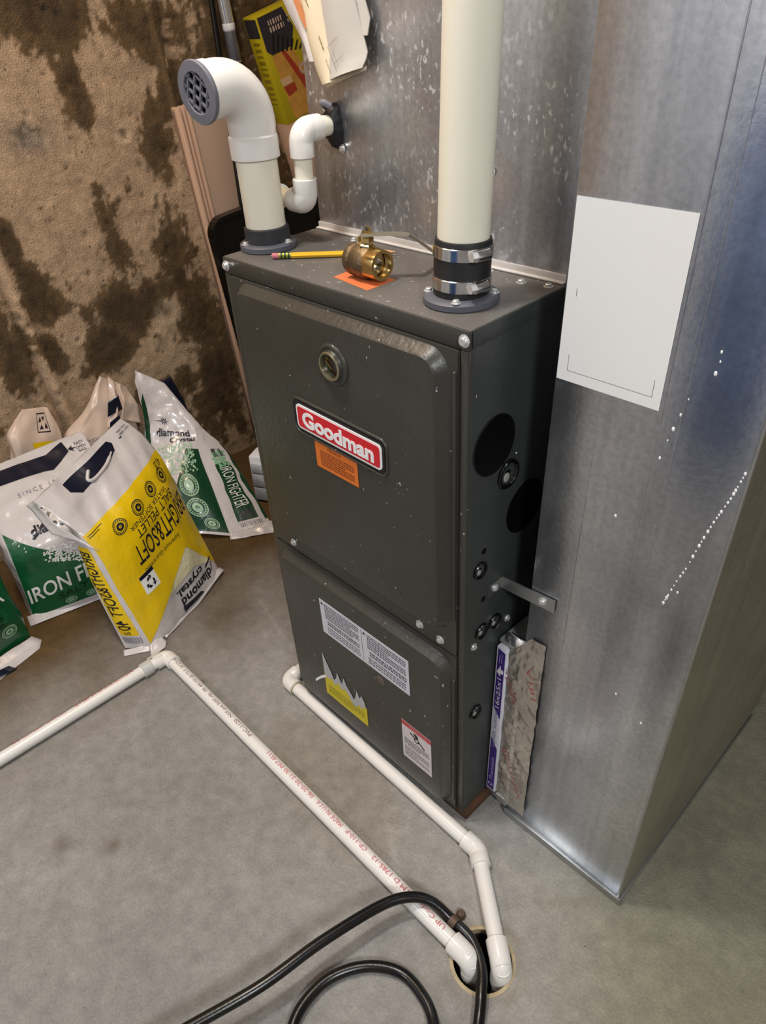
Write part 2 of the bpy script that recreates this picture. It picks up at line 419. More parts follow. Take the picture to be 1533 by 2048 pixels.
# ---------------------------------------------------------------- setting: left wall
WX = -0.93
def build_wall():
    y = np.arange(-1.3, 2.0, 0.006); z = np.arange(0, 2.35, 0.006)
    Yg, Zg = np.meshgrid(y, z, indexing='ij'); s = Yg+0.0961*Zg
    n1 = value_noise(s*1.0, Zg*0.55, 9, 3); n2 = value_noise(Yg, Zg, 26, 9); n3 = value_noise(s*2.2, Zg*0.5, 14, 21)
    n4 = value_noise(Yg, Zg, 70, 33, 4, 0.65)
    dark = np.zeros_like(Yg)
    for (cy, cz, ry, rz, a) in [(.24, 1.19, .13, .07, .75), (.24, 1.04, .035, .09, .85), (.39, .94, .06, .09, .9), (.30, .86, .03, .04, .6),
            (.24, .78, .03, .08, .65), (.25, .70, .03, .07, .9), (.27, .55, .13, .06, 1.0), (.15, .46, .07, .07, .95), (-.01, .77, .025, .07, 1.0),
            (.015, .66, .03, .07, 1.0), (.03, .60, .05, .05, .9), (.01, .50, .03, .05, .9), (.42, .49, .08, .13, .85), (.41, .68, .07, .09, .65), (.40, .77, .05, .04, .5),
            (-.09, .53, .04, .14, .9), (.55, .78, .06, .24, .7), (.46, 1.16, .16, .07, .75), (.36, 1.22, .14, .05, .6), (.52, 1.0, .06, .14, .7),
            (.48, .25, .10, .20, .6), (.30, .30, .16, .05, .5), (.62, 1.2, .08, .2, .8), (.75, 1.2, .1, .25, .7), (-.35, .6, .12, .3, .6), (.9, .8, .2, .4, .6), (.1, 1.5, .4, .15, .6),
            (.10, .97, .05, .035, .3), (-.5, 1.1, .15, .2, .4)]:
        c = cy-0.0961*(Zg-cz)
        dark = np.maximum(dark, a*np.exp(-(((Yg-c)/ry)**2+((Zg-cz)/rz)**2)*0.75))
    for (cy, cz, ry, rz, a) in [(.33, 1.08, .07, .05, .7), (.56, 1.16, .05, .06, .35), (.33, .97, .05, .05, .7), (.27, .39, .09, .03, .6), (.06, .53, .03, .04, .9), (.34, .51, .05, .05, .5), (.30, .90, .05, .05, .4)]:
        dark = dark-a*np.exp(-(((Yg-cy)/ry)**2+((Zg-cz)/rz)**2)*0.9)
    f = dark*1.15+.05+sstep(.6,.1,Zg)*.06+(n1-0.5)*0.9+(n3-0.5)*0.65+(n2-0.5)*0.75+(n4-.5)*.65
    k = sstep(0.325, 0.52, f)
    tan = np.array([0.60, 0.410, 0.255]); brown = np.array([0.165, 0.100, 0.046]); deep = np.array([0.068, 0.043, 0.022])
    kk = k[..., None]; rgb = tan*(1-kk)+brown*kk
    k2 = (sstep(0.62, 1.0, f)*0.75)[..., None]; rgb = rgb*(1-k2)+deep*k2
    rgb *= (0.80+0.40*n2)[..., None]
    low = sstep(0.9, 0.1, Zg)[..., None]; rgb = rgb*(1-low*np.array([0.16, 0.13, 0.12]))
    g = np.exp(-(((Yg-.10)/.06)**2+((Zg-.97)/.04)**2))[..., None]*0.6; rgb = rgb*(1-g)+np.array([.27, .235, .19])*g
    # pits and tie holes
    prng = np.random.default_rng(12); h = (n2-0.5)*0.006+(n4-0.5)*0.003+(n1-0.5)*0.006
    for (cy, cz, r) in [(.33, .95, .016), (.38, .80, .013), (.38, .74, .014), (.08, .51, .012), (.34, .51, .03)]:
        d = np.hypot(Yg-cy, Zg-cz); rim = np.exp(-((d-r)/(r*0.35))**2)
        rgb += (rim*0.10)[..., None]*np.array([1, .85, .65]); core = np.exp(-(d/(r*0.45))**2); rgb *= (1-0.6*core)[..., None]
        h = h+rim*0.002-core*0.004
    for _ in range(320):
        cy, cz = prng.uniform(-.3, .7), prng.uniform(.1, 1.3); r = prng.uniform(.002, .006)
        i0, j0 = int((cy+1.3)/.006), int(cz/.006); sl = (slice(i0-3, i0+4), slice(max(0, j0-3), j0+4))
        core = np.exp(-((Yg[sl]-cy)**2+(Zg[sl]-cz)**2)/r**2)
        rgb[sl] *= (1-0.55*core)[..., None]; h[sl] -= core*0.004
    # form-board ridges, slightly out of plumb
    for s0, w, a in ((.573, .008, .007), (.600, .006, -.006), (.03, .012, .010), (.008, .006, -.007), (.78, .01, .006), (1.1, .01, .006), (-.5, .01, .008)):
        q = np.exp(-((s-s0)/w)**2)*(0.6+0.8*n3); h = h+a*q
        rgb *= (1+(0.22 if a > 0 else -0.35)*q)[..., None]
    q = sstep(.02, .008, s)[...]*sstep(.75, .70, Zg)
    vs = np.stack([WX+h, Yg, Zg], -1).reshape(-1, 3); m, n = Yg.shape
    idx = np.arange(m*n).reshape(m, n)
    fs = np.stack([idx[:-1, :-1], idx[1:, :-1], idx[1:, 1:], idx[:-1, 1:]], -1).reshape(-1, 4)
    me = bpy.data.meshes.new('wall_left'); me.from_pydata(vs.tolist(), [], fs.tolist()); me.update()
    color_attr(me, np.clip(rgb, 0.01, 0.9).reshape(-1, 3))
    o = finish('wall_left', me, concrete('wall_concrete', 'tone', 0.9, 0.34, (.10, .07, .045), 0.71), None, True)
    o['kind'] = 'structure'
build_wall()

# ---------------------------------------------------------------- setting: floor with the drain opening
DC, DR = (0.610, -0.150), 0.049
def build_floor():
    x0, x1, y0, y1, st = -0.95, 1.75, -1.05, 1.65, 0.006
    x = np.arange(x0, x1, st); y = np.arange(y0, y1, st)
    Xg, Yg = np.meshgrid(x, y, indexing='ij'); m, n = Xg.shape
    ia, ib = int((DC[0]-.07-x0)/st), int((DC[0]+.07-x0)/st)+1; ja, jb = int((DC[1]-.07-y0)/st), int((DC[1]+.07-y0)/st)+1
    idx = np.arange(m*n).reshape(m, n)
    fs = np.stack([idx[:-1, :-1], idx[1:, :-1], idx[1:, 1:], idx[:-1, 1:]], -1)
    keep = np.ones((m-1, n-1), bool); keep[ia:ib, ja:jb] = False
    faces = fs[keep].tolist()
    per = [(i, ja) for i in range(ia, ib)]+[(ib, j) for j in range(ja, jb)]+[(i, jb) for i in range(ib, ia, -1)]+[(ia, j) for j in range(jb, ja, -1)]
    ext = []; base = m*n; P = len(per)
    for ringk, f in ((0, .5), (1, 1.0)):
        for (i, j) in per:
            px, py = x[i], y[j]; a = math.atan2(py-DC[1], px-DC[0])
            ext.append((px*(1-f)+(DC[0]+DR*math.cos(a))*f, py*(1-f)+(DC[1]+DR*math.sin(a))*f))
    for k in range(P):
        k2 = (k+1) % P
        faces.append([int(idx[per[k]]), int(idx[per[k2]]), base+k2, base+k]); faces.append([base+k, base+k2, base+P+k2, base+P+k])
    XY = np.concatenate([np.stack([Xg, Yg], -1).reshape(-1, 2), np.array(ext)])
    X, Y = XY[:, 0], XY[:, 1]
    n1 = value_noise(X, Y, 3.2, 41); n2 = value_noise(X, Y, 14, 42); n3 = value_noise(X, Y, 60, 43, 4, .65); n4 = value_noise(X+Y*.5, Y, 7, 44)
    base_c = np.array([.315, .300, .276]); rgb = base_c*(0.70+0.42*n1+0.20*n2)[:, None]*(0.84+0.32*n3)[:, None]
    wl = sstep(-.10, -.58, X+0.25*(n4-.5)-.15*(Y+.1))[:, None]; rgb = rgb*(1-wl*np.array([.68, .815, .94]))  # browner and darker towards the wall: dim warm light put into the colour
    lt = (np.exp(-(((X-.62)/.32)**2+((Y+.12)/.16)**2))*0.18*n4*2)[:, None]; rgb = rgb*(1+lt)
    ol = sstep(.60, .95, X+.6*(Y+.15))[:, None]; rgb = rgb*(1-ol*np.array([.10, .11, .30]))  # darker and yellower right of the duct: its shade put into the colour
    # damp edge left by an old puddle in front of the furnace, pale ring, rust-brown blots
    pd = sstep(.0, .06, .16-np.hypot((X-.22)/1.3, (Y+.11)/.75)+(n4-.5)*.10)[:, None]; rgb = rgb*(1-pd*np.array([.06, .10, .17]))
    d = np.hypot(X-.359, Y+.078); rgb *= (1+.16*np.exp(-((d-.021)/.004)**2)+.10*np.exp(-(d/.012)**2))[:, None]
    for bx, by, r, a in ((-.032, -.521, .014, .45), (.036, -.457, .013, .5), (.03, -.47, .02, .18), (-.03, -.53, .02, .15), (-.17, -.145, .006, .7), (.205, -.10, .004, .6), (.23, -.115, .003, .6), (.9, .2, .02, .2), (1.0, -.1, .008, .4)):
        q = a*np.exp(-((X-bx)**2+(Y-by)**2)/r**2)*(.6+.8*n3); rgb *= (1-q[:, None]*np.array([.8, .9, 1.0]))
    tr = np.exp(-((Y+.17-0.9*(X-.53))/.012)**2)*sstep(.50, .53, X)*sstep(.60, .57, X); rgb *= (1-.25*tr)[:, None]
    dd = np.hypot(X-DC[0], Y-DC[1]); q = np.exp(-((dd-DR-.008)/.008)**2)*(n3*1.1); rgb *= (1-q[:, None]*np.array([.30, .38, .52]))
    st_ = np.exp(-((Y-.02-1.0*(X-.66))/.010)**2)*sstep(.60, .64, X)*sstep(.71, .66, X); rgb *= (1-st_[:, None]*np.array([.10, .12, .20]))
    for (ax, ay, bx, by) in ((-.62, -.30, -.46, -.10), (-.30, .1, -.10, .05), (.36, -.10, .46, -.17), (-.7, -.5, -.5, -.33)):
        t = np.clip(((X-ax)*(bx-ax)+(Y-ay)*(by-ay))/((bx-ax)**2+(by-ay)**2), 0, 1)
        q = np.exp(-(np.hypot(X-ax-t*(bx-ax), Y-ay-t*(by-ay))/.004)**2); rgb *= (1+.22*q)[:, None]
    Z = (n3-.5)*.0012*sstep(0, .03, dd-DR)
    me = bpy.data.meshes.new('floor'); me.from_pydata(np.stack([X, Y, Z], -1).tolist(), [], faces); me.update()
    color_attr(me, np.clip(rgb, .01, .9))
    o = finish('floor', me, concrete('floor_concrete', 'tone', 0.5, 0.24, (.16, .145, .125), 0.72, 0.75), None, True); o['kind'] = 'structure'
    # the rest of the slab, out of view
    pl = mat('slab_concrete', (.33, .31, .285), .8, var=.2, vscale=4)
    vs = [(-.95, -3.2, 0), (3.3, -3.2, 0), (3.3, 1.65, 0), (1.744, 1.65, 0), (1.744, -1.05, 0), (-.95, -1.05, 0)]
    s = add('floor', [(*v[:2], 0.0) for v in vs], [(0, 1, 4, 5), (1, 2, 3, 4)], pl); s['kind'] = 'structure'
build_floor()
for nm, vs, c in (('wall_back', [(-.95, 1.62, 0), (3.3, 1.62, 0), (3.3, 1.62, 2.35), (-.95, 1.62, 2.35)], (.30, .25, .19)),
                  ('wall_front', [(-.95, -3.2, 0), (3.3, -3.2, 0), (3.3, -3.2, 2.35), (-.95, -3.2, 2.35)], (.78, .77, .76)),
                  ('wall_right', [(3.3, -3.2, 0), (3.3, 1.65, 0), (3.3, 1.65, 2.35), (3.3, -3.2, 2.35)], (.34, .31, .27)),
                  ('ceiling', [(-.95, -3.2, 2.35), (3.3, -3.2, 2.35), (3.3, 1.65, 2.35), (-.95, 1.65, 2.35)], (.36, .30, .22))):
    o = add(nm, vs, [(0, 1, 2, 3)], mat(nm+'_paint', c, .85, var=.25, vscale=3)); o['kind'] = 'structure'
o = add('wall_left', [(WX, -3.2, 0), (WX, -1.3, 0), (WX, -1.3, 2.35), (WX, -3.2, 2.35)], [(0, 1, 2, 3)], mat('wall_far', (.55, .53, .51), .9, var=.2, vscale=4)); o['kind'] = 'structure'

# ================================================================ FURNACE
# furnace frame: x along its front, y back, z up from its base; the base stands on blocks and the cabinet leans a little forward
def rot_xy(rx, ry): return Matrix.Rotation(ry, 3, 'Y') @ Matrix.Rotation(rx, 3, 'X')
FX = rot_xy(0.0236, -0.0055).to_4x4(); FX.translation = (0, 0, 0.0271)
def FP(x, y, z): return FX @ Vector((x, y, z))
W, D, H = 0.443, 0.73, 0.876
fur = thing('furnace', 'dark grey gas furnace cabinet with a red and white badge', 'furnace', FP(0, 0, 0))
# cabinet: folded sheet shell (right and left side, top, front lip) as one body with a rolled front edge
bm = bmesh.new(); bbox(bm, (0, .002, 0), (W, D, H-.0015), .004, 3)
addbm('cabinet', bm, M_furnside, fur, xf=FX, auto=30)
box('top_panel', (0.0, 0.0, H-.002), (W, D, H+.0006), M_top, fur, .001, FX, 'dusty brownish grey top sheet')
box('top_lip', (0.0, -.0025, H-.022), (W, .001, H), M_furn, fur, .001, FX)
for x0, x1 in ((0, .011), (W-.011, W)):
    box('front_edge', (x0, -.003, 0.0), (x1, .003, H-.022), M_furn, fur, .0012, FX)

def embossed(name, plate, emb, r, parent, th=.006, rise=.0145, slope=.0125):
    """door sheet with a pressed raised field; plate/emb = (x0,z0,x1,z1)"""
    loops = []
    x0, z0, x1, z1 = emb
    loops.append([(p[0], 0.0, p[1]) for p in round_rect(plate[0], plate[1], plate[2], plate[3], .004, 8)])
    loops.append([(p[0], -th, p[1]) for p in round_rect(plate[0], plate[1], plate[2], plate[3], .004, 8)])
    steps = 9
    for k in range(steps+1):
        t = k/steps; off = slope*t; hgt = rise*min(1, max(0, .5+.5*math.sin(PI*(min(1, max(0, (t-.5)*1.0+.5))-.5)))) if t in (0, 1) else rise*min(.985, max(.015, (t-.12)/.76))
        loops.append([(p[0], -th-hgt, p[1]) for p in round_rect(x0+off, z0+off, x1-off, z1-off, max(.004, r-off*0.7), 8)])
    n = len(loops[0]); vs = [v for l in loops for v in l]; fs = []
    for i in range(len(loops)-1):
        for k in range(n): fs.append((i*n+k, i*n+(k+1) % n, (i+1)*n+(k+1) % n, (i+1)*n+k))
    fs.append(tuple((len(loops)-1)*n+k for k in range(n))); fs.append(tuple(range(n)))
    return add(name, vs, fs, M_furn, parent, False, FX, auto=40)
upper = embossed('upper_door', (.012, .392, W-.012, H-.023), (.030, .428, .420, .852), .028, fur)
lower = embossed('lower_door', (.012, .004, W-.012, .388), (.022, .010, .424, .380), .028, fur)
YF = -.0206   # face of the raised fields
# second pressed rib down the right of both doors
for z0, z1, pr in ((.46, .83, upper), (.03, .34, lower)):
    bm = bmesh.new(); bbox(bm, (.4255, -.0095, z0), (.4300, -.004, z1), .002, 3); addbm('pressed_rib', bm, M_furn, pr, xf=FX, auto=40)

# sight glass
sg = FP(.242, YF, .790)
nrm = FX.to_3x3() @ Vector((0, -1, 0))
lathe('sight_glass', sg, nrm, [(.0275, -.002), (.0275, .0012), (.0262, .003), (.0235, .0035), (.0215, .002), (.020, .0025), (.0188, .0055), (.0172, .0055), (.0165, .001), (.0, .001)], M_furn, upper, 40)
lathe('glass_ring', FP(.242, YF-.002, .790), nrm, [(.0188, 0), (.0188, .0055), (.0178, .0065), (.0158, .0062), (.0152, .0)], mat('olive_brass', (.42, .38, .26), .3, .9), upper, 40, cap=False)
lathe('glass', FP(.242, YF-.0028, .790), nrm, [(.0155, 0), (.0150, .0012), (.008, .0022), (0, .0026)], mat('smoky_glass', srgb(30, 26, 20), .06, coat=.5), upper, 32)
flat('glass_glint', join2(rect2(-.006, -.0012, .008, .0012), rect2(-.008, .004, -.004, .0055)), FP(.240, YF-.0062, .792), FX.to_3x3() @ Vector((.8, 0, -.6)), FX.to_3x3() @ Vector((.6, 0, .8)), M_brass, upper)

def fface(name, m, x, z, mt, parent, depth=0.0004, th=0.0, ang=0.0, label=None):
    ex = FX.to_3x3() @ Vector((math.cos(ang), 0, math.sin(ang))); ey = FX.to_3x3() @ Vector((-math.sin(ang), 0, math.cos(ang)))
    return flat(name, m, FP(x, YF-depth, z), ex, ey, mt, parent, th, None, label)
# badge: black recess, white border, red field, raised white letters
BX, BZ, BA = .1520, .6715, -.035*0.8
bd = fface('badge', poly2(round_rect(-.0045, -.0045, .1735, .0425, .010)), BX, BZ, M_black, upper, .0002, .0012, BA, 'red badge with white letters in a black recess')
fface('badge_border', poly2(round_rect(0, 0, .169, .038, .007)), BX, BZ, M_white, bd, .0014, .0012, BA)
fface('badge_field', poly2(round_rect(.0032, .0032, .1658, .0348, .0045)), BX, BZ, M_red, bd, .0027, .0004, BA)
v, f = fit_text('Goodman', .142, .0245, bold=.035, res=5); v = v+np.array([.0135, .0068])
fface('badge_letters', (v, f), BX, BZ, M_white, bd, .0032, .0006, BA)
# rim of the pressed recess around the badge
bm = bmesh.new(); rr = round_rect(-.008, -.008, .177, .046, .012, 8)
path = [FP(BX+p[0]*math.cos(BA)-p[1]*math.sin(BA), YF-.0002, BZ+p[0]*math.sin(BA)+p[1]*math.cos(BA)) for p in rr+rr[:1]]
tube('badge_rim', path, .0022, M_furn, bd, 8, caps=False)
rng = random.Random(3)
ol = fface('orange_label', rect2(0, 0, .087, .0435), .1830, .6185, M_orange, upper, .0003, .0003, -.005)
fface('label_print', join2(microtext(.010, .005, .080, .031, 7, rng, .55), shift2(fit_text('Notice', .026, .006), .028, .034)), .1830, .6185, mat('rust_ink', srgb(120, 52, 10), .6), ol, .0008, 0, -.005)
wl_ = fface('caution_label', rect2(0, 0, .212, .081), .1360, .2495, M_label, lower, .0003, .0003, 0)
tri = lambda x, z, s: poly2([(x, z), (x+s, z), (x+s/2, z+s)])
fface('label_print', join2(microtext(.012, .040, .098, .076, 8, rng, .6), microtext(.016, .026, .098, .037, 2, rng, .7), microtext(.014, .006, .098, .023, 3, rng, .45),
      microtext(.118, .042, .206, .076, 7, rng, .6), microtext(.122, .026, .206, .038, 2, rng, .7), microtext(.118, .006, .204, .023, 3, rng, .5), rect2(.1045, .004, .1055, .077)), .1360, .2495, M_ink, wl_, .0008)
for q in (tri(.003, .070, .007), tri(.108, .070, .007)): fface('warning_mark', q, .1360, .2495, M_black, wl_, .0009)
# torn yellow label: ragged grey paper edge over the yellow remainder
yl = fface('torn_label', poly2([(0, 0), (.117, 0), (.118, .050), (.108, .060), (.104, .044), (.098, .052), (.088, .034), (.076, .040), (.070, .052), (.058, .062), (.050, .052), (.042, .066), (.034, .050), (.022, .060), (.014, .052), (.002, .060)]), .1160, .068, M_yel, lower, .0003, .0003, -.005, 'torn yellow warning label')
fface('torn_paper', poly2([(.002, .060), (.012, .048), (.022, .058), (.032, .046), (.042, .062), (.050, .048), (.058, .058), (.070, .048), (.076, .036), (.088, .030), (.098, .046), (.104, .038), (.110, .052), (.117, .048), (.113, .066), (.106, .078), (.101, .066), (.094, .082), (.090, .064), (.084, .048), (.078, .058), (.066, .072), (.060, .088), (.056, .078), (.053, .066), (.048, .074), (.042, .090), (.037, .070), (.030, .060), (.022, .080), (.013, .096), (.004, .118)]), .1160, .068, mat('torn_paper', srgb(178, 178, 180), .7), yl, .0008, .0002, -.005)
fface('label_print', microtext(.010, .010, .110, .034, 4, rng, .35), .1160, .068, mat('olive_ink', srgb(110, 98, 14), .6), yl, .0008, 0, -.005)
cu = [FP(.122, YF-.001, .120), FP(.1175, YF-.007, .120), FP(.1125, YF-.013, .116), FP(.109, YF-.016, .112)]
vs = []; [vs.extend([p+Vector((0, 0, .0035)), p-Vector((0, 0, .0035))]) for p in spline(cu, 5)]
vs2 = [v+Vector((0, -.0006, 0)) for v in vs]; nn = len(vs)
add('curled_strip', vs+vs2, [(i, i+1, i+3, i+2) for i in range(0, nn-2, 2)]+[(nn+i, nn+i+1, nn+i+3, nn+i+2) for i in range(0, nn-2, 2)]+[(i, i+2, nn+i+2, nn+i) for i in range(0, nn-2, 2)]+[(i+1, i+3, nn+i+3, nn+i+1) for i in range(0, nn-2, 2)], M_white, yl, False)
# red and white rotating-parts label
rl = fface('hazard_label', rect2(0, 0, .067, .1), .3245, .0725, mat('pinkish_paper', srgb(214, 205, 204), .6), lower, .0003, .0003, .0)
fface('label_band', rect2(0, .089, .067, .1), .3245, .0725, mat('hazard_red', srgb(190, 70, 78), .6), rl, .0008)
fface('band_letters', join2(shift2(fit_text('WARNING', .040, .0065), .018, .0912)), .3245, .0725, mat('pale_red', srgb(226, 150, 152), .6), rl, .0011)
fface('hazard_mark', join2(ring2(.034, .070, .0035, .0062, 16), disc2(.034, .0795, .0042, 14), poly2([(.018, .0785), (.020, .0815), (.031, .0745), (.030, .0715)]), poly2([(.038, .069), (.040, .0715), (.053, .0625), (.051, .0595)]),
      poly2([(.030, .080), (.026, .083), (.031, .086), (.036, .0845)])), .3245, .0725, M_black, rl, .0009)
fface('label_print', join2(microtext(.005, .040, .062, .058, 4, rng, .5), microtext(.005, .008, .062, .036, 6, rng, .45)), .3245, .0725, M_ink, rl, .0008)
# worn spot of a former sticker, door knob dimple
lathe('door_dimple', FP(.279, YF, .231), nrm, [(.010, -.001), (.010, .0006), (.008, .0014), (.0, .0002)], mat('worn_paint', srgb(92, 82, 74), .6), lower, 20)

def screw(pos, nv, parent, r=.0048, name='screw', m=None):
    p = Vector(pos); nv = Vector(nv).normalized()
    x, y, d = frame_of(nv); vs, fs = lathe_data(p, nv, [(r*1.5, 0), (r*1.5, r*.22), (r, r*.25), (r, r*.85), (r*.8, r*1.0), (0, r*1.0)], 12)
    return add(name, vs, fs, m or M_screw, parent, False, None, None, auto=30)
for x, y_, z in ((.007, -.0025, H-.011), (W-.006, -.0025, H-.011), (.066, -.0062, .4070), (.402, -.0062, .4060), (.362, -.0062, .4100)):
    screw(FP(x, y_, z), nrm, fur)
upv = FX.to_3x3() @ Vector((0, 0, 1)); rgt = FX.to_3x3() @ Vector((1, 0, 0))
for x, y_ in ((.397, .146), (.430, .153), (.34, .158), (.10, .155)):
    screw(FP(x, y_, H+.0006), upv, fur, .004)
for y_, z in ((.018, .401), (.095, .402)):
    screw(FP(W, y_, z), rgt, fur, .004)
# knockouts on the right side
for k, (y_, z, r) in enumerate(((.047, .7205, .0395), (.119, .594, .040))):
    lathe('knockout', FP(W, y_, z), rgt, [(r, -.001), (r, .0008), (r-.0015, .0012), (r-.003, .0006), (0, .0006)], M_plug, fur, 48, label='large flush black disc plug')
for y_, z, r in ((.0765, .666, .0205), (.0265, .539, .0135), (.064, .418, .0135), (.034, .4205, .0135), (.026, .249, .0135)):
    lathe('grommet', FP(W, y_, z), rgt, [(r, -.001), (r, .0025), (r*.93, .0038), (r*.80, .0036), (r*.74, .0015), (r*.70, -.0005), (r*.45, -.0008), (r*.2, .0004), (0, .0006)], M_plug, fur, 36, label='ring-shaped black plug')
    bm = bmesh.new(); bmesh.ops.create_uvsphere(bm, u_segments=14, v_segments=8, radius=1, matrix=FX @ Matrix.Translation((W+.0002, y_-r*.10, z-r*.22)) @ Matrix.Diagonal((.0012, r*.30, r*.34, 1)))
    addbm('plug_glint', bm, M_glint, fur, smooth=True)  # pale raised spot that paints the glint inside the black plug
for y_, z in ((.034, .567), (.036, .481)):
    lathe('knockout', FP(W, y_, z), rgt, [(.0045, -.001), (.0045, .0006), (0, .0006)], M_plug, fur, 16)
for y_, z in ((.093, .688), (.060, .664)):
    lathe('rivet', FP(W, y_, z), rgt, [(.0022, 0), (.0016, .001), (0, .0013)], M_zinc, fur, 10)
# seam line where the top sheet folds over the side
box('side_hem', (W-.0004, .003, H-.020), (W+.0012, D, H-.0005), M_furnside, fur, .0004, FX)
# orange sticker lying flat on the top sheet
flat('orange_sticker', poly2([(.196, .072), (.198, .030), (.269, .020), (.270, .068)]), FP(0, 0, H+.0007), FX.to_3x3() @ Vector((1, 0, 0)), FX.to_3x3() @ Vector((0, 1, 0)), M_orange2, fur, .0003)
# rusty channel the furnace stands on
rust = mat('rusty_iron', srgb(96, 58, 34), .85, var=.55, vscale=45, bump=.6, bscale=120)
b1 = box('support_block', (-.002, .010, .0), (.052, .30, .0262), rust, None, .003); tag(b1, 'rusty brown block under the left front corner of the furnace', 'block')
bm = bmesh.new(); bbox(bm, (.392, .006, 0), (.447, .33, .0262), .003)
b2 = addbm('support_block', bm, mat('rusty_brick', srgb(84, 56, 36), .9, var=.75, vscale=35, bump=.8, bscale=90), auto=30); tag(b2, 'rusty brown block under the right front corner of the furnace', 'block')
b3 = box('support_block', (.05, .55, .0), (.39, .70, .0385), rust, None, .003); tag(b3, 'rusty block hidden under the back of the furnace', 'block')

# ================================================================ vent pipes on the furnace top
def flange(parent, c, r, nscr, ang0):
    lathe('flange', FP(*c), upv, [(r-.002, 0), (r, .0015), (r, .0075), (r-.003, .0095), (r-.012, .0105), (0, .0105)], M_flange, parent, 40)
    for k in range(nscr):
        a = ang0+2*PI*k/nscr
        screw(FP(c[0]+(r-.006)*math.cos(a), c[1]+(r-.006)*math.sin(a), c[2]+.0095), upv, parent, .0038)
EX = (.378, .0615, H+.0006)
ep = thing('exhaust_pipe', 'tall white vent pipe clamped in a black rubber coupling on the furnace top', 'pipe', FP(*EX))
flange(ep, EX, .0425, 4, .55)
axis = Vector((.018, 0, 1)).normalized(); eb = FP(EX[0], EX[1], EX[2]+.0095)
lathe('coupling', eb, axis, [(.0300, 0), (.0312, .001), (.0312, .0540), (.0302, .0585), (.0285, .0590)], M_rub, ep, 40)
lathe('pipe', eb+axis*.0585, axis, [(.0278, -.05), (.0278, 1.24)], M_pvc2, ep, 48)
def clamp(c, parent):
    lathe('clamp_band', c, axis, [(.0320, 0), (.0326, .0005), (.0326, .0125), (.0320, .013)], M_steel, parent, 48)
    bandp = parent.children[-1] if parent.children else None
    hd = Vector((.62, -.12, 0)).normalized(); sd = axis.cross(hd).normalized()
    p = c+axis*.0065+hd*.0345
    cyl('clamp_housing', p-sd*.011, p+sd*.006, .0062, M_steel, parent, 14)
    cyl('clamp_screw', p-sd*.017, p-sd*.009, .0050, M_screw, parent, 6)
clamp(eb+axis*.0075, ep); clamp(eb+axis*.0405, ep)

IX = (.0205, .064, H+.0006)
ip = thing('intake_pipe', 'short white intake pipe with an elbow and a grey round grille', 'pipe', FP(*IX))
flange(ip, IX, .0400, 3, .3)
ib = FP(IX[0], IX[1], IX[2]+.0095)
ax2 = upv
lathe('rubber_collar', ib, ax2, [(.0300, 0), (.0312, .001), (.0312, .0190), (.0296, .0205), (.0280, .0205)], M_rubg, ip, 40)
lathe('pipe', ib+ax2*.0195, ax2, [(.0276, -.01), (.0276, .118)], M_pvc2, ip, 40)
# elbow: socket, bend toward the wall side, short hub, grille
gc = Vector((.0225, -.0390, 1.1005)); gn = Vector((.08, -.985, -.10)).normalized()
e0 = ib+ax2*.105
cor = Vector((.0155, .0395, 1.108))
bend = arc_join(e0, cor, gc, .044, 14)
lathe('elbow_socket', e0, ax2, [(.0300, 0), (.0322, .0012), (.0322, .0265), (.0300, .029)], M_pvc, ip, 40)
tube('elbow', [e0+ax2*.024]+bend+[gc-gn*.010], [.0300]+[.0312]*len(bend)+[.0312], M_pvc, ip, 36)
lathe('elbow_hub', gc-gn*.022, gn, [(.0305, 0), (.0325, .0015), (.0325, .016), (.0315, .018)], M_pvc, ip, 40, cap=False)
# grille: ring plus crossed bars with real openings
gx, gy, gz = frame_of(gn); g0 = gc-gn*.004
lathe('grille_ring', g0, gn, [(.0222, -.003), (.0338, -.003), (.0345, -.001), (.0345, .002), (.0338, .003), (.0230, .0036), (.0222, .0028), (.0222, -.003)], M_grille, ip, 48, cap=False)
for sgn in (1, -1):
    dv = (gx*.42+gy*.91).normalized() if sgn > 0 else (gx*.80-gy*.60).normalized()
    pv = gn.cross(dv)
    for k in (-1.5, -.5, .5, 1.5):
        o_ = k*.0114; hl = math.sqrt(max(1e-6, (.0227)**2-o_**2))
        a, b = g0+gn*.0010+pv*o_-dv*hl, g0+gn*.0010+pv*o_+dv*hl
        bm = bmesh.new(); mtx = Matrix((dv, pv, gn)).transposed().to_4x4(); mtx.translation = (a+b)/2
        bmesh.ops.create_cube(bm, size=1, matrix=mtx @ Matrix.Diagonal((2*hl, .0026, .003, 1))); addbm('grille_bar', bm, M_grille, ip)
lathe('pipe_interior', g0-gn*.003, gn, [(.0224, -.0010), (0, -.0010)], M_dark, ip, 32)

# ================================================================ supply plenum and papers on it
M3 = FX.to_3x3()
pl = thing('supply_plenum', 'tall galvanised sheet metal plenum standing on the furnace top', 'duct', FP(.2, .4, H))
bm = bmesh.new(); bbox(bm, (.006, .172, H+.0008), (.4865, .66, 2.05), .0015); addbm('plenum_body', bm, M_plen, pl, xf=FX, auto=30)
box('base_seam', (.003, .1655, H+.0008), (.441, .1722, H+.0035), M_strip, pl, .0012, FX, 'pale folded seam along the bottom edge')
box('seam_lip', (.004, .1708, H+.003), (.441, .1722, H+.011), M_strip, pl, .0008, FX)
screw(FP(.073, .171, .990), M3 @ Vector((0, -1, 0)), pl, .004)
screw(FP(.33, .171, .985), M3 @ Vector((0, -1, 0)), pl, .0035)

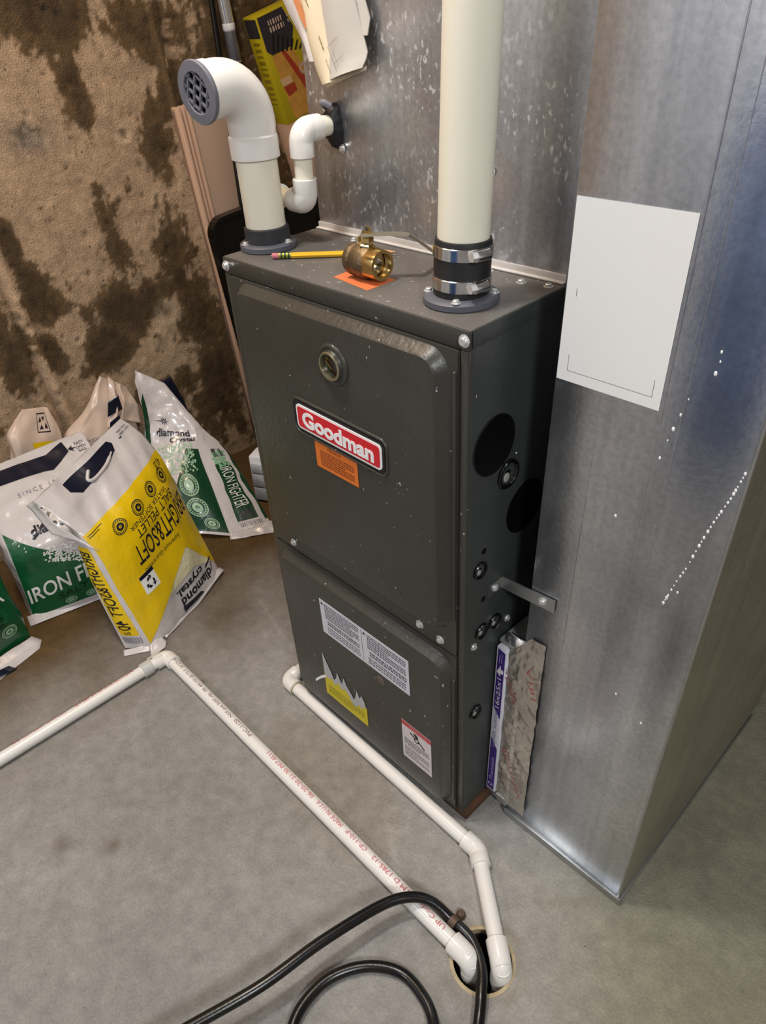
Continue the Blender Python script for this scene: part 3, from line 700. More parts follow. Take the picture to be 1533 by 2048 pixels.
# condensate drain: out of the plenum, down beside the furnace, along the floor to the drain
rp, rf = .0127, .0163
cd = thing('condensate_pipe', 'white drain pipe running from the plenum down to the floor in front of the furnace', 'pipe', (.25, -.02, .013))
pA, pB, pC_, pD = FP(.060, .171, 1.019), FP(.060, .112, 1.019), FP(.056, .112, .931), FP(-.035, .118, .931)
cyl('pipe', pA, pB, rp, M_pvc2, cd)
# torn black rubber boot around the pipe where it leaves the plenum
bm = bmesh.new(); rg = random.Random(4); nb = 40
ring0 = []; ring1 = []; ring2_ = []
for k in range(nb):
    a = 2*PI*k/nb; rr_ = 1+.10*rg.uniform(-1, 1)
    q = lambda sx, sz, yy: FP(.063+sx*math.cos(a)*rr_, yy, 1.017+sz*math.sin(a)*rr_)
    ring0.append(bm.verts.new(q(.0135, .0275, .1715))); ring1.append(bm.verts.new(q(.0130, .0265, .1655))); ring2_.append(bm.verts.new(FP(.060+.0138*math.cos(a), .158, 1.019+.0138*math.sin(a))))
for k in range(nb):
    bm.faces.new((ring0[k], ring0[(k+1) % nb], ring1[(k+1) % nb], ring1[k])); bm.faces.new((ring1[k], ring1[(k+1) % nb], ring2_[(k+1) % nb], ring2_[k]))
addbm('rubber_boot', bm, M_rub, cd, smooth=True)
tube('boot_scrap', spline([FP(.052, .168, 1.036), FP(.056, .155, 1.043), FP(.064, .152, 1.047), FP(.072, .158, 1.042)], 6), [.002]*9+[.004]*10, mat('grey_scrap', srgb(110, 110, 118), .5), cd, 8)
elbow('elbow', pA, pB, pC_, rp, rf, .014, .017, M_pvc, cd)
cyl('pipe', pB, pC_, rp*.98, M_pvc2, cd)
elbow('elbow', pB, pC_, pD, rp, rf, .014, .017, M_pvc, cd)
pE = Vector((pD.x, pD.y, .0137)); pF = Vector((-.027, -.019, .0137)); pG = Vector((.500, -.0272, .0137)); pH = Vector((.6405, -.1435, .016)); pI = Vector((.643, -.1455, -.10))
cyl('pipe', pC_, pD, rp, M_pvc2, cd); elbow('elbow', pC_, pD, pE, rp, rf, .014, .016, M_pvc, cd)
cyl('pipe', pD, pE, rp, M_pvc2, cd); elbow('elbow', pD, pE, pF, rp, rf, .014, .016, M_pvc, cd)
cyl('pipe', pE, pF, rp, M_pvc, cd); elbow('elbow', pE, pF, pG, rp, rf, .012, .018, M_pvc, cd)
cyl('pipe', pF, pG, rp, M_pvc, cd); elbow('elbow', pF, pG, pH, rp, rf, .030, .017, M_pvc, cd)
cyl('pipe', pG, pH, rp, M_pvc, cd); elbow('elbow', pG, pH, pI, rp, rf, .018, .022, M_pvc, cd)
cyl('pipe', pH, pI, rp, M_pvc, cd)
lathe('glue_ring', pF+(pG-pF).normalized()*.0305, pG-pF, [(.0140, 0), (.0150, .0008), (.0140, .0016)], mat('glue', srgb(150, 134, 78), .5), cd, 24)

# second line: from the left, around a corner and straight to the drain
dl = thing('drain_pipe', 'long white drain pipe with red print lying across the open floor', 'pipe', (.1, -.16, .013))
qA, qB, qC, qD = Vector((-.275, -.95, .0137)), Vector((-.279, -.163, .0137)), Vector((.601, -.1665, .0145)), Vector((.608, -.168, -.10))
cyl('pipe', qA, qB, rp, M_pvc, dl); elbow('elbow', qA, qB, qC, rp, .0165, .012, .018, M_pvc, dl)
cyl('pipe', qB, qC, rp, M_pvc, dl); elbow('elbow', qB, qC, qD, rp, .0170, .020, .018, M_pvc, dl); cyl('pipe', qC, qD, rp, M_pvc, dl)
lathe('pipe_coupling', qB+Vector((0, -.040, 0)), (0, -1, 0), [(.0150, 0), (.0165, .001), (.0165, .022), (.0150, .023)], mat('grey_pvc', srgb(190, 190, 186), .4), dl, 24)
M_pipeink = mat('pipe_ink', srgb(196, 84, 100), .6); M_pipeink2 = mat('pipe_ink_dark', srgb(120, 84, 92), .6)
def pipe_text(s, x_start, length, h, th0, mt, axis_o, rd, upd, parent):
    """letters wrapped round a pipe: rd reading direction, upd direction of the letters' tops at the crown"""
    v, f = subdiv2(fit_text(s, length, h, res=2), 0, .0016)
    rd = Vector(rd).normalized(); upd = Vector(upd).normalized(); out = []
    for p in v:
        a = (p[1]-h/2)/rp+th0
        out.append(axis_o+rd*(x_start+p[0])+(Vector((0, 0, 1))*math.cos(a)+upd*math.sin(a))*(rp+.00025))
    return add('lettering', out, f, mt, parent)
rdir = (qB-qC).normalized()
for s, st, ln in (('UP Code ASTM D 1785-12', .055, .160), ('CP-110-P', .230, .050), ('MADE IN U.S.A', .292, .066), ('06-20-20 21:30 P07.4511', .370, .135)):
    pipe_text(s, st, ln, .0085, -.15, M_pipeink, qC, rdir, (0, -1, 0), dl)
for s, st, ln in (('PVC-1120', .560, .055), ('NSF-pw NSF-rfg', .625, .085), ('PR 480 PSI @ 73 F', .720, .085), ('3/4" SCH 40', .812, .038)):
    pipe_text(s, st, ln, .0085, -.15, M_pipeink2, qC, rdir, (0, -1, 0), dl)
for s, st, ln in (('PVC-1120 SCH 40 PR 480 PSI', .08, .13), ('ASTM D 1785 NSF-pw', .23, .11)):
    pipe_text(s, st, ln, .0085, .35, M_pipeink, qB, (0, -1, 0), (-1, 0, 0), dl)
# small perforated strap by the corner
box('pipe_strap', (-.318, -.196, .0005), (-.300, -.166, .002), mat('pale_strap', srgb(190, 184, 172), .5), dl, .0004)
lathe('strap_hole', (-.309, -.188, .0021), (0, 0, 1), [(.003, 0), (0, .0002)], M_dark, dl, 12); lathe('strap_hole', (-.309, -.174, .0021), (0, 0, 1), [(.003, 0), (0, .0002)], M_dark, dl, 12)

# floor drain
dr = thing('floor_drain', 'round open floor drain with a yellowed rim and dark inside', 'drain', (DC[0], DC[1], 0))
rim = mat('yellowed_rim', srgb(172, 156, 124), .7, var=.35, vscale=60, bump=.3)
lathe('drain_rim', (DC[0], DC[1], 0), (0, 0, 1), [(DR+.0005, -.004), (DR+.001, .0006), (DR-.001, .0014), (DR-.0045, .0008), (DR-.005, -.012)], rim, dr, 64, cap=False)
bm = bmesh.new(); vs, fs = lathe_data((DC[0], DC[1], -.01), (0, 0, -1), [(DR-.004, 0), (DR-.005, .20), (0, .20)], 48, False)
add('drain_well', vs, fs, mat('dark_pipe', srgb(26, 24, 22), .8, var=.3), dr, True)  # well coloured near black over its whole depth

# ================================================================ return duct
YD = .0674; DX0, DX1, DY1 = .4876, .7085, .60
rd_ = thing('return_duct', 'tall galvanised return duct with a white sheet taped to its front', 'duct', (.6, .33, 0))
bm = bmesh.new(); bbox(bm, (DX0, YD, .0), (DX1-.0015, DY1, 2.25), .0012); addbm('duct_body', bm, M_duct, rd_, auto=30)
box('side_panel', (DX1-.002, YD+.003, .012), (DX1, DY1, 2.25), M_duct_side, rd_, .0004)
cyl('corner_bead', (DX1-.0012, YD-.0002, .015), (DX1-.0012, YD-.0002, 2.25), .0017, M_zinc, rd_, 10)
cyl('side_bead', (DX1, YD, .012), (DX1, DY1-.005, .030), .0019, M_zinc, rd_, 10)
bm = bmesh.new(); bbox(bm, (DX0-.003, YD-.0045, 0), (DX1+.004, YD+.001, .0175), .0012); addbm('base_channel', bm, M_zinc, rd_, auto=30)
box('channel_lip', (DX0-.003, YD-.0060, .0165), (DX1+.002, YD+.001, .0188), M_zinc, rd_, .0006)
box('side_channel', (DX1-.001, YD, 0), (DX1+.004, DY1-.03, .010), M_zinc, rd_, .0012)
# crease lines pressed down the front sheet
for x0, x1, z0, z1 in ((.612, .6135, .62, 2.2), (.632, .633, .55, 2.2), (.545, .546, .10, .80)):
    box('crease', (x0, YD-.0006, z0), (x1, YD+.0004, z1), M_duct, rd_, .0002)
# drips of white sealant
dr_pts = [(.672, .638), (.654, .914), (.655, .905), (.6535, .893), (.635, .861), (.631, .843), (.627, .826), (.624, .812), (.62, .79), (.703, .806), (.700, .79), (.697, .775), (.692, .757), (.688, .742), (.683, .72), (.679, .70), (.674, .673), (.668, .652), (.663, .628), (.660, .615), (.631, .436), (.671, .412), (.56, .866), (.585, .70)]
bm = bmesh.new(); rg = random.Random(9)
for x, z in dr_pts+[(a[0]*(1-t)+b[0]*t, a[1]*(1-t)+b[1]*t) for a, b in zip(dr_pts[9:19], dr_pts[10:20]) for t in (.3, .6)]:
    r = rg.uniform(.0007, .0018)
    bmesh.ops.create_uvsphere(bm, u_segments=8, v_segments=5, radius=1, matrix=Matrix.Translation((x, YD, z)) @ Matrix.Diagonal((r, .0007, r*1.6, 1)))
addbm('sealant_drips', bm, M_white, rd_, smooth=True, kind='stuff')
# the sheet of paper on the duct
sheet = flat('paper_sheet', subdiv2(rect2(0, 0, .1195, .185), .03, .03), (.4895, YD-.0006, .840), (1, 0, 0), (0, 0, 1), mat('sheet_paper', srgb(226, 226, 224), .6), None, .0004)
tag(sheet, 'white sheet of paper stuck on the front of the return duct', 'paper')
for q in (join2(rect2(.012, .012, .110, .0124), rect2(.012, .0124, .0124, .030), rect2(.1096, .0124, .110, .030)), rect2(.012, .092, .0124, .100)):
    flat('sheet_print', q, (.4895, YD-.0012, .840), (1, 0, 0), (0, 0, 1), M_ink, sheet)
# filter in its slot between furnace and duct
fl = thing('air_filter', 'thin air filter edge with purple and white print between furnace and duct', 'filter', (.457, .06, .04))
FXn0, FXn1 = .4455, .4645
box('filter_frame', (FXn0, .060, .045), (FXn1, .54, .398), mat('filter_card', srgb(214, 214, 222), .6), fl, .0008)
pur = mat('filter_purple', srgb(58, 34, 120), .5)
fo = Vector((FXn0+.0015, .0597, .045)); fw_, fh_ = FXn1-FXn0-.0045, .353
flat('filter_band', join2(poly2([(0.001, .006), (fw_, .003), (fw_, .118), (.001, .142)]), poly2([(.001, .218), (fw_, .196), (fw_, .346), (.001, .350)])), fo, (1, 0, 0), (0, 0, 1), pur, fl)
def vtext(s, x, z, ln, h, mt, **k):   # letters that climb the edge of the filter
    flat('filter_lettering', rot2(fit_text(s, ln, h, **k), PI/2), fo+Vector((x+h, -.0003, z)), (1, 0, 0), (0, 0, 1), mt, fl)
vtext('16x25x1', .0035, .220, .068, .0075, M_white); vtext('Premium', .004, .030, .062, .0075, mat('lilac_print', srgb(178, 168, 214), .5), shear=.2)
flat('filter_lettering', ring2(.0075, .017, .0028, .0050, 18), fo+Vector((0, -.0003, 0)), (1, 0, 0), (0, 0, 1), mat('lilac_print', (1, 1, 1)), fl)
vtext('ALLERGEN', .0035, .118, .042, .0060, mat('lilac_ink', srgb(140, 132, 170), .6)); vtext('ALLERG\u00c8NES', .0035, .168, .044, .0060, mat('lilac_ink', (1, 1, 1)))
flat('filter_arrow', join2(poly2([(.0015, .300), (.0085, .318), (.0085, .310), (.0135, .308), (.0135, .300), (.0085, .300), (.0085, .293)])), fo+Vector((0, -.0003, 0)), (1, 0, 0), (0, 0, 1), M_white, fl)
flat('filter_lettering', join2(rect2(.0045, .322, .0055, .338), rect2(.0085, .322, .0095, .342)), fo+Vector((0, -.0003, 0)), (1, 0, 0), (0, 0, 1), mat('lilac_print', (1, 1, 1)), fl)
# filter rack of sheet metal with crumpled foil tape
fr = thing('filter_rack', 'sheet metal filter slot sealed with crumpled foil tape', 'duct', (.476, .1, .04))
box('rack_front', (.4662, .064, .022), (DX0-.0005, .068, .405), mat('dull_foil', (.50, .47, .40), .45, .8, var=.3, vscale=30, bump=.4, bscale=90), fr, .0008)
box('rack_top', (.4445, .066, .402), (DX0-.0008, .42, .408), mat('pale_zinc', srgb(158, 162, 156), .38, .35), fr, .0008)
box('rack_bottom', (.4445, .062, .030), (DX0-.0008, .42, .040), M_zinc, fr, .0008)
def crumple(name, u0, u1, v0, v1, fn, mt, amp, seed, parent, nu=16, nv=60):
    u = np.linspace(u0, u1, nu); v = np.linspace(v0, v1, nv); Ug, Vg = np.meshgrid(u, v, indexing='ij')
    n_ = (value_noise(Ug, Vg, 55, seed, 4)-.35)*amp*2; edge = (value_noise(Vg, Vg*0+.3, 60, seed+1, 3)-.5)*.004
    Ue = Ug+edge*np.linspace(-1, 1, nu)[:, None]*.8
    P = [fn(a, b, c) for a, b, c in zip(Ue.ravel(), Vg.ravel(), np.abs(n_.ravel())+.0004)]
    P2 = [fn(a, b, 0.0) for a, b in zip(Ue.ravel(), Vg.ravel())]
    idx = np.arange(nu*nv).reshape(nu, nv); q = np.stack([idx[:-1, :-1], idx[1:, :-1], idx[1:, 1:], idx[:-1, 1:]], -1).reshape(-1, 4)
    return add(name, P, q.tolist(), mt, parent, True)
foil = mat('foil_tape', (.62, .58, .52), .30, .9, var=.25, vscale=25, bump=.7, bscale=70)
tp = crumple('foil_tape', .4665, .5225, .030, .446, lambda a, b, c: (a, YD-.0008-c-(.002 if a < DX0 else 0), b-max(0, .4990-a)*1.5*max(0, (b-.30)/.146)), foil, .0026, 5, fr, 26, 130)
crumple('foil_tape', .4560, .4880, .0, .06, lambda a, b, c: (a+b*.12, .0655+b*.35, .409+c+.014*math.sin(min(1, b/.05)*PI)), mat('bright_foil', (.75, .75, .74), .14, 1, bump=.4, bscale=60), .0015, 8, fr, 14, 24)
M_tapeink = mat('tape_ink', srgb(148, 66, 66), .6)
def tape_text(s, x, z, ln, h, ang):
    flat('tape_lettering', rot2(fit_text(s, ln, h), ang), (x, YD-.0072, z), (1, 0, 0), (0, 0, 1), M_tapeink, tp)
tape_text('VENTURE', .490, .300, .095, .008, math.radians(112)); tape_text('181A', .521, .335, .06, .008, math.radians(105)); tape_text('VENTURE', .517, .080, .11, .007, math.radians(112))
# L bracket tying the cabinet to the duct
br = thing('angle_bracket', 'small galvanised strap bracket joining the cabinet side to the duct', 'bracket', (.46, .08, .515))
hx = W-.0045
pts = [(hx+.0015, .053, .517), (hx+.0015, .081, .511), (DX0-.0005, YD-.0012, .524), (.527, YD-.0012, .523)]
bm = bmesh.new()
def strip(bm, a, b, h0, h1, nv, th):
    a, b, nv = Vector(a), Vector(b), Vector(nv).normalized()
    vs = [bm.verts.new(p) for p in (a+Vector((0, 0, h0)), b+Vector((0, 0, h0)), b+Vector((0, 0, h1)), a+Vector((0, 0, h1)))]
    ws = [bm.verts.new(v.co+nv*th) for v in vs]
    for q in ((0, 1, 2, 3), (7, 6, 5, 4), (0, 4, 5, 1), (1, 5, 6, 2), (2, 6, 7, 3), (3, 7, 4, 0)): bm.faces.new([(vs+ws)[i] for i in q])
strip(bm, (hx+.0012, .037, .517), (hx+.0012, .0655, .517), -.0105, .0105, (1, 0, 0), .0018)
addbm('bracket_leg', bm, M_zinc, br); bm = bmesh.new()
strip(bm, (hx+.0012, YD-.0010, .517), (.527, YD-.0010, .524), -.0105, .0105, (0, -1, 0), .0018)
addbm('bracket_arm', bm, M_zinc, br)
screw((hx+.003, .049, .517), (1, 0, 0), br, .004); screw((.508, YD-.0028, .523), (0, -1, 0), br, .004)

# papers hanging on the plenum
def hang(name, pts_lr, off, mt, parent, curl=0.0, th=.0006, seed=1):
    """a folded sheet: rows of (left, right) points in plenum coordinates (x, z), bowed outward"""
    vs = []; nu = 9; rows = len(pts_lr)
    for i, (l, r) in enumerate(pts_lr):
        for k in range(nu):
            t = k/(nu-1); x = l[0]+(r[0]-l[0])*t; z = l[1]+(r[1]-l[1])*t
            bow = .006*math.sin(PI*t)+curl*(i/(rows-1))**2*math.sin(PI*(t*.8+.1))
            vs.append((x, .170-off-bow-.002*math.sin(5*t+i*1.3+seed), z))
    n = len(vs); back = [(x, y+th, z) for x, y, z in vs]; fs = []
    for i in range(rows-1):
        for k in range(nu-1):
            a = i*nu+k; fs += [(a, a+1, a+nu+1, a+nu), (n+a+nu, n+a+nu+1, n+a+1, n+a)]
    ed = [k for k in range(nu)]+[i*nu+nu-1 for i in range(1, rows)]+[(rows-1)*nu+k for k in range(nu-2, -1, -1)]+[i*nu for i in range(rows-2, 0, -1)]
    for a, b in zip(ed, ed[1:]+ed[:1]): fs.append((a, b, n+b, n+a))
    return add(name, vs+back, fs, mt, parent, False, FX, auto=50)
pw = mat('paper_white', srgb(206, 200, 196), .7, var=.05); pc = mat('paper_cream', srgb(222, 206, 176), .7, var=.06); pg = mat('paper_grey', srgb(192, 186, 178), .7, var=.05)
lerp = lambda a, b, t: (a[0]+(b[0]-a[0])*t, a[1]+(b[1]-a[1])*t)
def rows(l0, r0, l1, r1, n=8): return [(lerp(l0, l1, i/n), lerp(r0, r1, i/n)) for i in range(n+1)]
pp = thing('paper_bundle', 'bundle of folded instruction papers hanging on the plenum front', 'papers', FP(.05, .16, 1.16))
hang('folded_sheet', rows((-.060, 1.235), (.010, 1.240), (.029, 1.091), (.060, 1.092)), .004, pw, pp, .004, seed=2, th=.0015)
mid = hang('folded_sheet', rows((-.020, 1.240), (.060, 1.245), (.058, 1.0655), (.096, 1.072)), .010, pc, pp, .006, seed=5, th=.002)
rgt_ = hang('folded_sheet', [((.040, 1.245), (.120, 1.250)), ((.046, 1.20), (.128, 1.20)), ((.056, 1.16), (.137, 1.165)), ((.066, 1.13), (.150, 1.135)), ((.070, 1.118), (.147, 1.118))], .008, pg, pp, .004, seed=3, th=.0015)
low = hang('folded_sheet', [((.060, 1.165), (.130, 1.160)), ((.070, 1.130), (.139, 1.125)), ((.080, 1.10), (.147, 1.102)), ((.080, 1.088), (.147, 1.095)), ((.072, 1.070), (.142, 1.086))], .013, pg, pp, .008, seed=4, th=.0015)
hang('rolled_edge', [((.066, 1.0655), (.140, 1.087)), ((.067, 1.063), (.141, 1.083)), ((.070, 1.064), (.139, 1.082))], .010, pc, pp, .004, th=.002)
def pprint(m, x, z, ang, mt, par, y=.150):
    flat('paper_print', m, FP(x, y, z), M3 @ Vector((math.cos(ang), 0, math.sin(ang))), M3 @ Vector((-math.sin(ang), 0, math.cos(ang))), mt, par)
fade = mat('faded_ink', srgb(160, 150, 128), .7)
pprint(microtext(0, 0, .060, .004, 1, rng, .5), .046, 1.158, math.radians(-64), mat('olive_print', srgb(140, 128, 70), .7), mid, .1515)
pprint(microtext(0, 0, .022, .003, 1, rng, .5), .078, 1.094, math.radians(-66), fade, mid, .1500)
pprint(join2(rect2(0, 0, .034, .0008), rect2(0, .006, .034, .0064), rect2(0, 0, .0007, .022), rect2(.02, 0, .0205, .02)), .088, 1.108, math.radians(-62), mat('ink_line', srgb(140, 136, 128), .7), low, .1465)
pprint(poly2([(0, .002), (.006, -.001), (.026, .001), (.040, .004), (.042, .009), (.03, .012), (.012, .011), (.002, .008)]), .021, 1.162, math.radians(-66), mat('orange_picture', srgb(206, 132, 84), .7, var=.2, vscale=90), mid, .1530)

# ================================================================ ball valve and pencil on the furnace top
bv = thing('ball_valve', 'brass ball valve with a metal lever lying on the furnace top', 'valve', FP(.24, .05, H))
vc = Vector((.212, .052, H+.0214)); vax = Vector((1, -.03, .0)); ZT = H
lathe('valve_body', vc, vax, [(.0150, .0), (.0185, .001), (.0195, .004), (.0195, .008), (.0180, .010), (.0188, .014), (.0202, .022), (.0200, .030), (.0188, .035), (.0180, .037)], M_bronze, bv, 32, FX)
e = vc+vax.normalized()*.036
def hexring(c, ax, r, r_in, L, mt, name):
    x, y, d = frame_of(ax); prof = []
    vs = []; fs = []
    outer = []
    for (rr, hh, hexa) in ((r, 0, 1), (r, L*.8, 1), (r*.93, L, 0), (r_in, L, 0), (r_in*.96, L*.3, 0), (r_in*.6, L*.2, 0)):
        for k in range(36):
            a = 2*PI*k/36
            q = rr/(math.cos(((a+PI/6) % (PI/3))-PI/6)) * .93 if hexa else rr
            q = min(q, rr*1.0) if hexa else q
            vs.append(Vector(c)+d*hh+x*(q*math.cos(a))+y*(q*math.sin(a)))
    for i in range(5):
        for k in range(36): fs.append((i*36+k, i*36+(k+1) % 36, (i+1)*36+(k+1) % 36, (i+1)*36+k))
    return add(name, vs, fs, mt, bv, False, FX, auto=25)
hexring(e, vax, .0190, .0138, .018, M_brass, 'valve_end')
lathe('valve_ball', e+vax.normalized()*.003, vax, [(.0136, 0), (.012, .004), (.0075, .005), (.0068, .001), (0, .001)], M_steel, bv, 28, FX)
box('ball_slot', (.2545, .050, H+.0195), (.2635, .0535, H+.0220), M_brass, bv, .0005, FX)
sb = Vector((.238, .052, H+.037)); sax = Vector((.10, .10, 1)).normalized()
lathe('valve_bonnet', sb, sax, [(.0105, -.004), (.0105, .004), (.0085, .0055), (.0080, .013), (.0068, .0145)], M_brass, bv, 6, FX)
lathe('stem_nut', sb+sax*.0145, sax, [(.0072, 0), (.0072, .0045), (.0040, .0055), (.0040, .0100), (.0, .0105)], M_brass, bv, 6, FX)
box('stop_tab', (.226, .046, H+.036), (.2295, .058, H+.050), M_lever, bv, .0008, FX)
def ribbon(name, pts, wdir, w, th, mt, parent):
    P = spline(pts, 6); wd_ = Vector(wdir).normalized(); vs = []
    for i, p in enumerate(P):
        t = (P[min(i+1, len(P)-1)]-P[max(i-1, 0)]).normalized(); nn_ = t.cross(wd_).normalized()
        for s_, u_ in ((-1, -1), (1, -1), (1, 1), (-1, 1)): vs.append(p+wd_*(s_*w/2)+nn_*(u_*th/2))
    fs = [(0, 1, 2, 3)]+[(len(vs)-1, len(vs)-2, len(vs)-3, len(vs)-4)]
    for i in range(len(P)-1):
        for k in range(4): fs.append((i*4+k, i*4+(k+1) % 4, (i+1)*4+(k+1) % 4, (i+1)*4+k))
    return add(name, vs, fs, mt, parent, False, FX, auto=40)
ribbon('valve_lever', [(.236, .046, H+.0525), (.252, .062, H+.0530), (.274, .080, H+.0520), (.2790, .086, H+.0495), (.2765, .110, H+.034), (.272, .142, H+.012)], (.75, -.62, .1), .0125, .0030, M_lever, bv)
bl_ = mat('blue_sleeve', srgb(52, 66, 140), .5)
cyl('blue_tag', (.222, .058, H+.0385), (.226, .068, H+.041), .0035, bl_, bv, 10, FX)

pn = thing('pencil', 'yellow pencil with a pink eraser lying on the furnace top', 'pencil', FP(.07, .03, H))
p0 = Vector((.0730, .0305, H+.0052)); pdv = Vector((.760, .650, 0)).normalized()
cyl('eraser', p0, p0+pdv*.010, .0036, mat('eraser_pink', srgb(190, 110, 116), .8), pn, 14, FX)
fer = mat('ferrule_green', srgb(150, 160, 60), .35, .6); cyl('ferrule', p0+pdv*.0095, p0+pdv*.026, .0038, fer, pn, 16, FX)
for k in range(3): lathe('ferrule_band', p0+pdv*(.012+.005*k), pdv, [(.0038, 0), (.0041, .0006), (.0041, .0016), (.0038, .0022)], mat('ferrule_black', srgb(34, 40, 24), .4), pn, 16, FX)
cyl('shaft', p0+pdv*.0255, p0+pdv*.150, .0037, mat('pencil_yellow', srgb(226, 176, 38), .35), pn, 6, FX)
cyl('tip', p0+pdv*.150, p0+pdv*.166, .0036, mat('pencil_wood', srgb(205, 165, 110), .7), pn, 12, FX, .0008)

# ================================================================ black hose
hz = .0086
hp = [(.315, -.76, .045), (.357, -.62, .052), (.392, -.512, .056), (.4225, -.414, .060), (.439, -.318, .060), (.461, -.220, .052), (.482, -.176, .0465), (.508, -.152, .034), (.545, -.1435, .016), (.5835, -.144, .0135), (.6165, -.162, .0135), (.640, -.191, .0135), (.658, -.218, hz), (.690, -.275, hz), (.700, -.345, hz), (.660, -.415, hz), (.585, -.452, hz), (.515, -.445, hz),
      (.472, -.401, hz), (.4635, -.346, hz), (.479, -.301, hz), (.508, -.267, hz), (.543, -.249, hz), (.5855, -.252, .013), (.6135, -.2645, .015), (.640, -.290, .022), (.668, -.33, .035), (.72, -.40, .035), (.80, -.50, hz)]
ho = thing('hose', 'black rubber hose looping over the floor past the drain', 'hose', (.5, -.3, 0))
tube('hose_tube', spline(hp, 14), .0083, M_hose, ho, 20)
# clip that pins the hose beside the drain
rc = mat('rusty_clip', srgb(96, 78, 66), .6, .5, var=.4, vscale=80)
lathe('hose_clip', Vector((.541, -.1437, .0165)), Vector((.98, .0, -.06)), [(.0086, 0), (.0096, .0005), (.0096, .0115), (.0086, .012)], rc, ho, 24, cap=False)
lathe('clip_screw', (.545, -.1235, .0008), (0, 0, 1), [(.0075, 0), (.0075, .006), (.0055, .009), (0, .0095)], rc, ho, 12)
lathe('clip_bolt', (.541, -.1655, .0008), (0, 0, 1), [(.0060, 0), (.0060, .007), (.0045, .0085), (0, .009)], mat('dull_bolt', (.25, .27, .30), .4, .9), ho, 6)

# ================================================================ things against the wall behind the furnace
def oriented(name, o_, ex, ey, ez, size, mt, parent, bev=.001):
    """box with its corner at o_ and edges along ex, ey, ez"""
    ex, ey, ez = Vector(ex), Vector(ey), Vector(ez); mtx = Matrix((ex, ey, ez)).transposed().to_4x4(); mtx.translation = Vector(o_)
    bm = bmesh.new(); bbox(bm, (0, 0, 0), size, bev); return addbm(name, bm, mt, parent, xf=mtx, auto=30)
# beige moulded panel: ribbed rim, flat field
lean = math.radians(5.2)
pzv = Vector((.0, -math.sin(lean), math.cos(lean))); pyv = Vector((0, math.cos(lean), math.sin(lean))); pxv = Vector((1, 0, 0))
po = Vector((-.916, .5460, .012))
beige = mat('beige_plastic', srgb(196, 160, 134), .5, var=.04)
bp_ = thing('beige_panel', 'beige moulded panel with a ribbed rim leaning on the concrete wall', 'panel', po)
oriented('panel_field', po, pxv, pyv, pzv, (.018, .155, .985), mat('beige_field', srgb(176, 148, 128), .5), bp_, .003)
for y_, w_, t_ in ((0, .012, .030), (.017, .008, .026), (.030, .010, .024)): oriented('panel_rib', po+pyv*y_, pxv, pyv, pzv, (t_, w_, .988), beige, bp_, .0035)
oriented('panel_edge', po+pyv*.151, pxv, pyv, pzv, (.024, .006, .985), beige, bp_, .002)
# black tray with rounded corners in front of it
to = Vector((-.848, .503, .01))
tr_ = thing('black_tray', 'black rounded tray standing between the beige panel and the furnace', 'tray', to)
lt_ = math.radians(7.0); tzv = Vector((-.004, -math.sin(lt_)*.95, math.cos(lt_))).normalized(); tyv = Vector((0, math.cos(lt_), math.sin(lt_))); txv = tyv.cross(tzv).normalized()
gl = mat('gloss_black', srgb(12, 11, 11), .16)
def rrslab(name, x0, x1, y0, z0, y1, z1, r, mt, parent):
    loop = round_rect(y0, z0, y1, z1, r, 10); n = len(loop)
    vs = [to+txv*x0+tyv*p[0]+tzv*p[1] for p in loop]+[to+txv*x1+tyv*p[0]+tzv*p[1] for p in loop]
    vs += [to+txv*(x1)+tyv*(p[0]) + tzv*p[1] for p in round_rect(y0+.012, z0+.012, y1-.012, z1-.012, r-.012, 10)]
    vs += [to+txv*(x1-.008)+tyv*(p[0]) + tzv*p[1] for p in round_rect(y0+.016, z0+.016, y1-.016, z1-.016, r-.016, 10)]
    fs = [tuple(range(n))]+[(i*n+k, i*n+(k+1) % n, (i+1)*n+(k+1) % n, (i+1)*n+k) for i in range(3) for k in range(n)]+[tuple(3*n+k for k in range(n))]
    return add(name, vs, fs, mt, parent, False, auto=40)
rrslab('tray_shell', -.012, .016, .045, .0, .42, .728, .045, gl, tr_)
# tall box of flooring planks leaning by the plenum
cb = thing('flooring_box', 'tall yellow cardboard box of flooring planks leaning behind the furnace', 'box', (-.75, .95, .2))
bt = math.radians(15.5); bz = Vector((0, -math.sin(bt), math.cos(bt))); by_ = Vector((0, math.cos(bt), math.sin(bt))); bx_ = Vector((1, 0, 0))
bo = Vector((-.922, .990, .155))
BW, BD, BL = .20, .055, 1.05
kraft = mat('kraft_card', srgb(196, 158, 130), .8, var=.06); ylc = mat('yellow_card', srgb(186, 168, 22), .5, var=.05)
oriented('box_body', bo, bx_, by_, bz, (BD, BW, BL), kraft, cb, .002)
sl = .80    # the printed sleeve covers the upper part
oriented('printed_sleeve', bo+bx_*(-.0006)+by_*(-.0006)+bz*sl, bx_, by_, bz, (BD+.0012, BW+.0012, BL-sl+.0006), ylc, cb, .001)
def boxface(name, m, mt, d=.0005): return flat(name, m, bo+bx_*(BD+.0006+d), by_, bz, mt, cb)
def boxside(name, m, mt, d=.0005): return flat(name, m, bo+by_*(-.0006-d), bx_, bz, mt, cb)
nav = mat('charcoal_print', srgb(52, 46, 52), .5)
boxface('printed_panel', poly2([(.002, BL-.002), (.002, BL-.075), (.016, BL-.088), (.085, BL-.088), (.105, BL-.05), (.085, BL-.002)]), nav)
boxface('picture', poly2([(.014, BL-.090), (.082, BL-.090), (.150, sl+.003), (.030, sl+.003)]), mat('plank_picture', srgb(206, 150, 66), .5, var=.45, vscale=30), .0004)
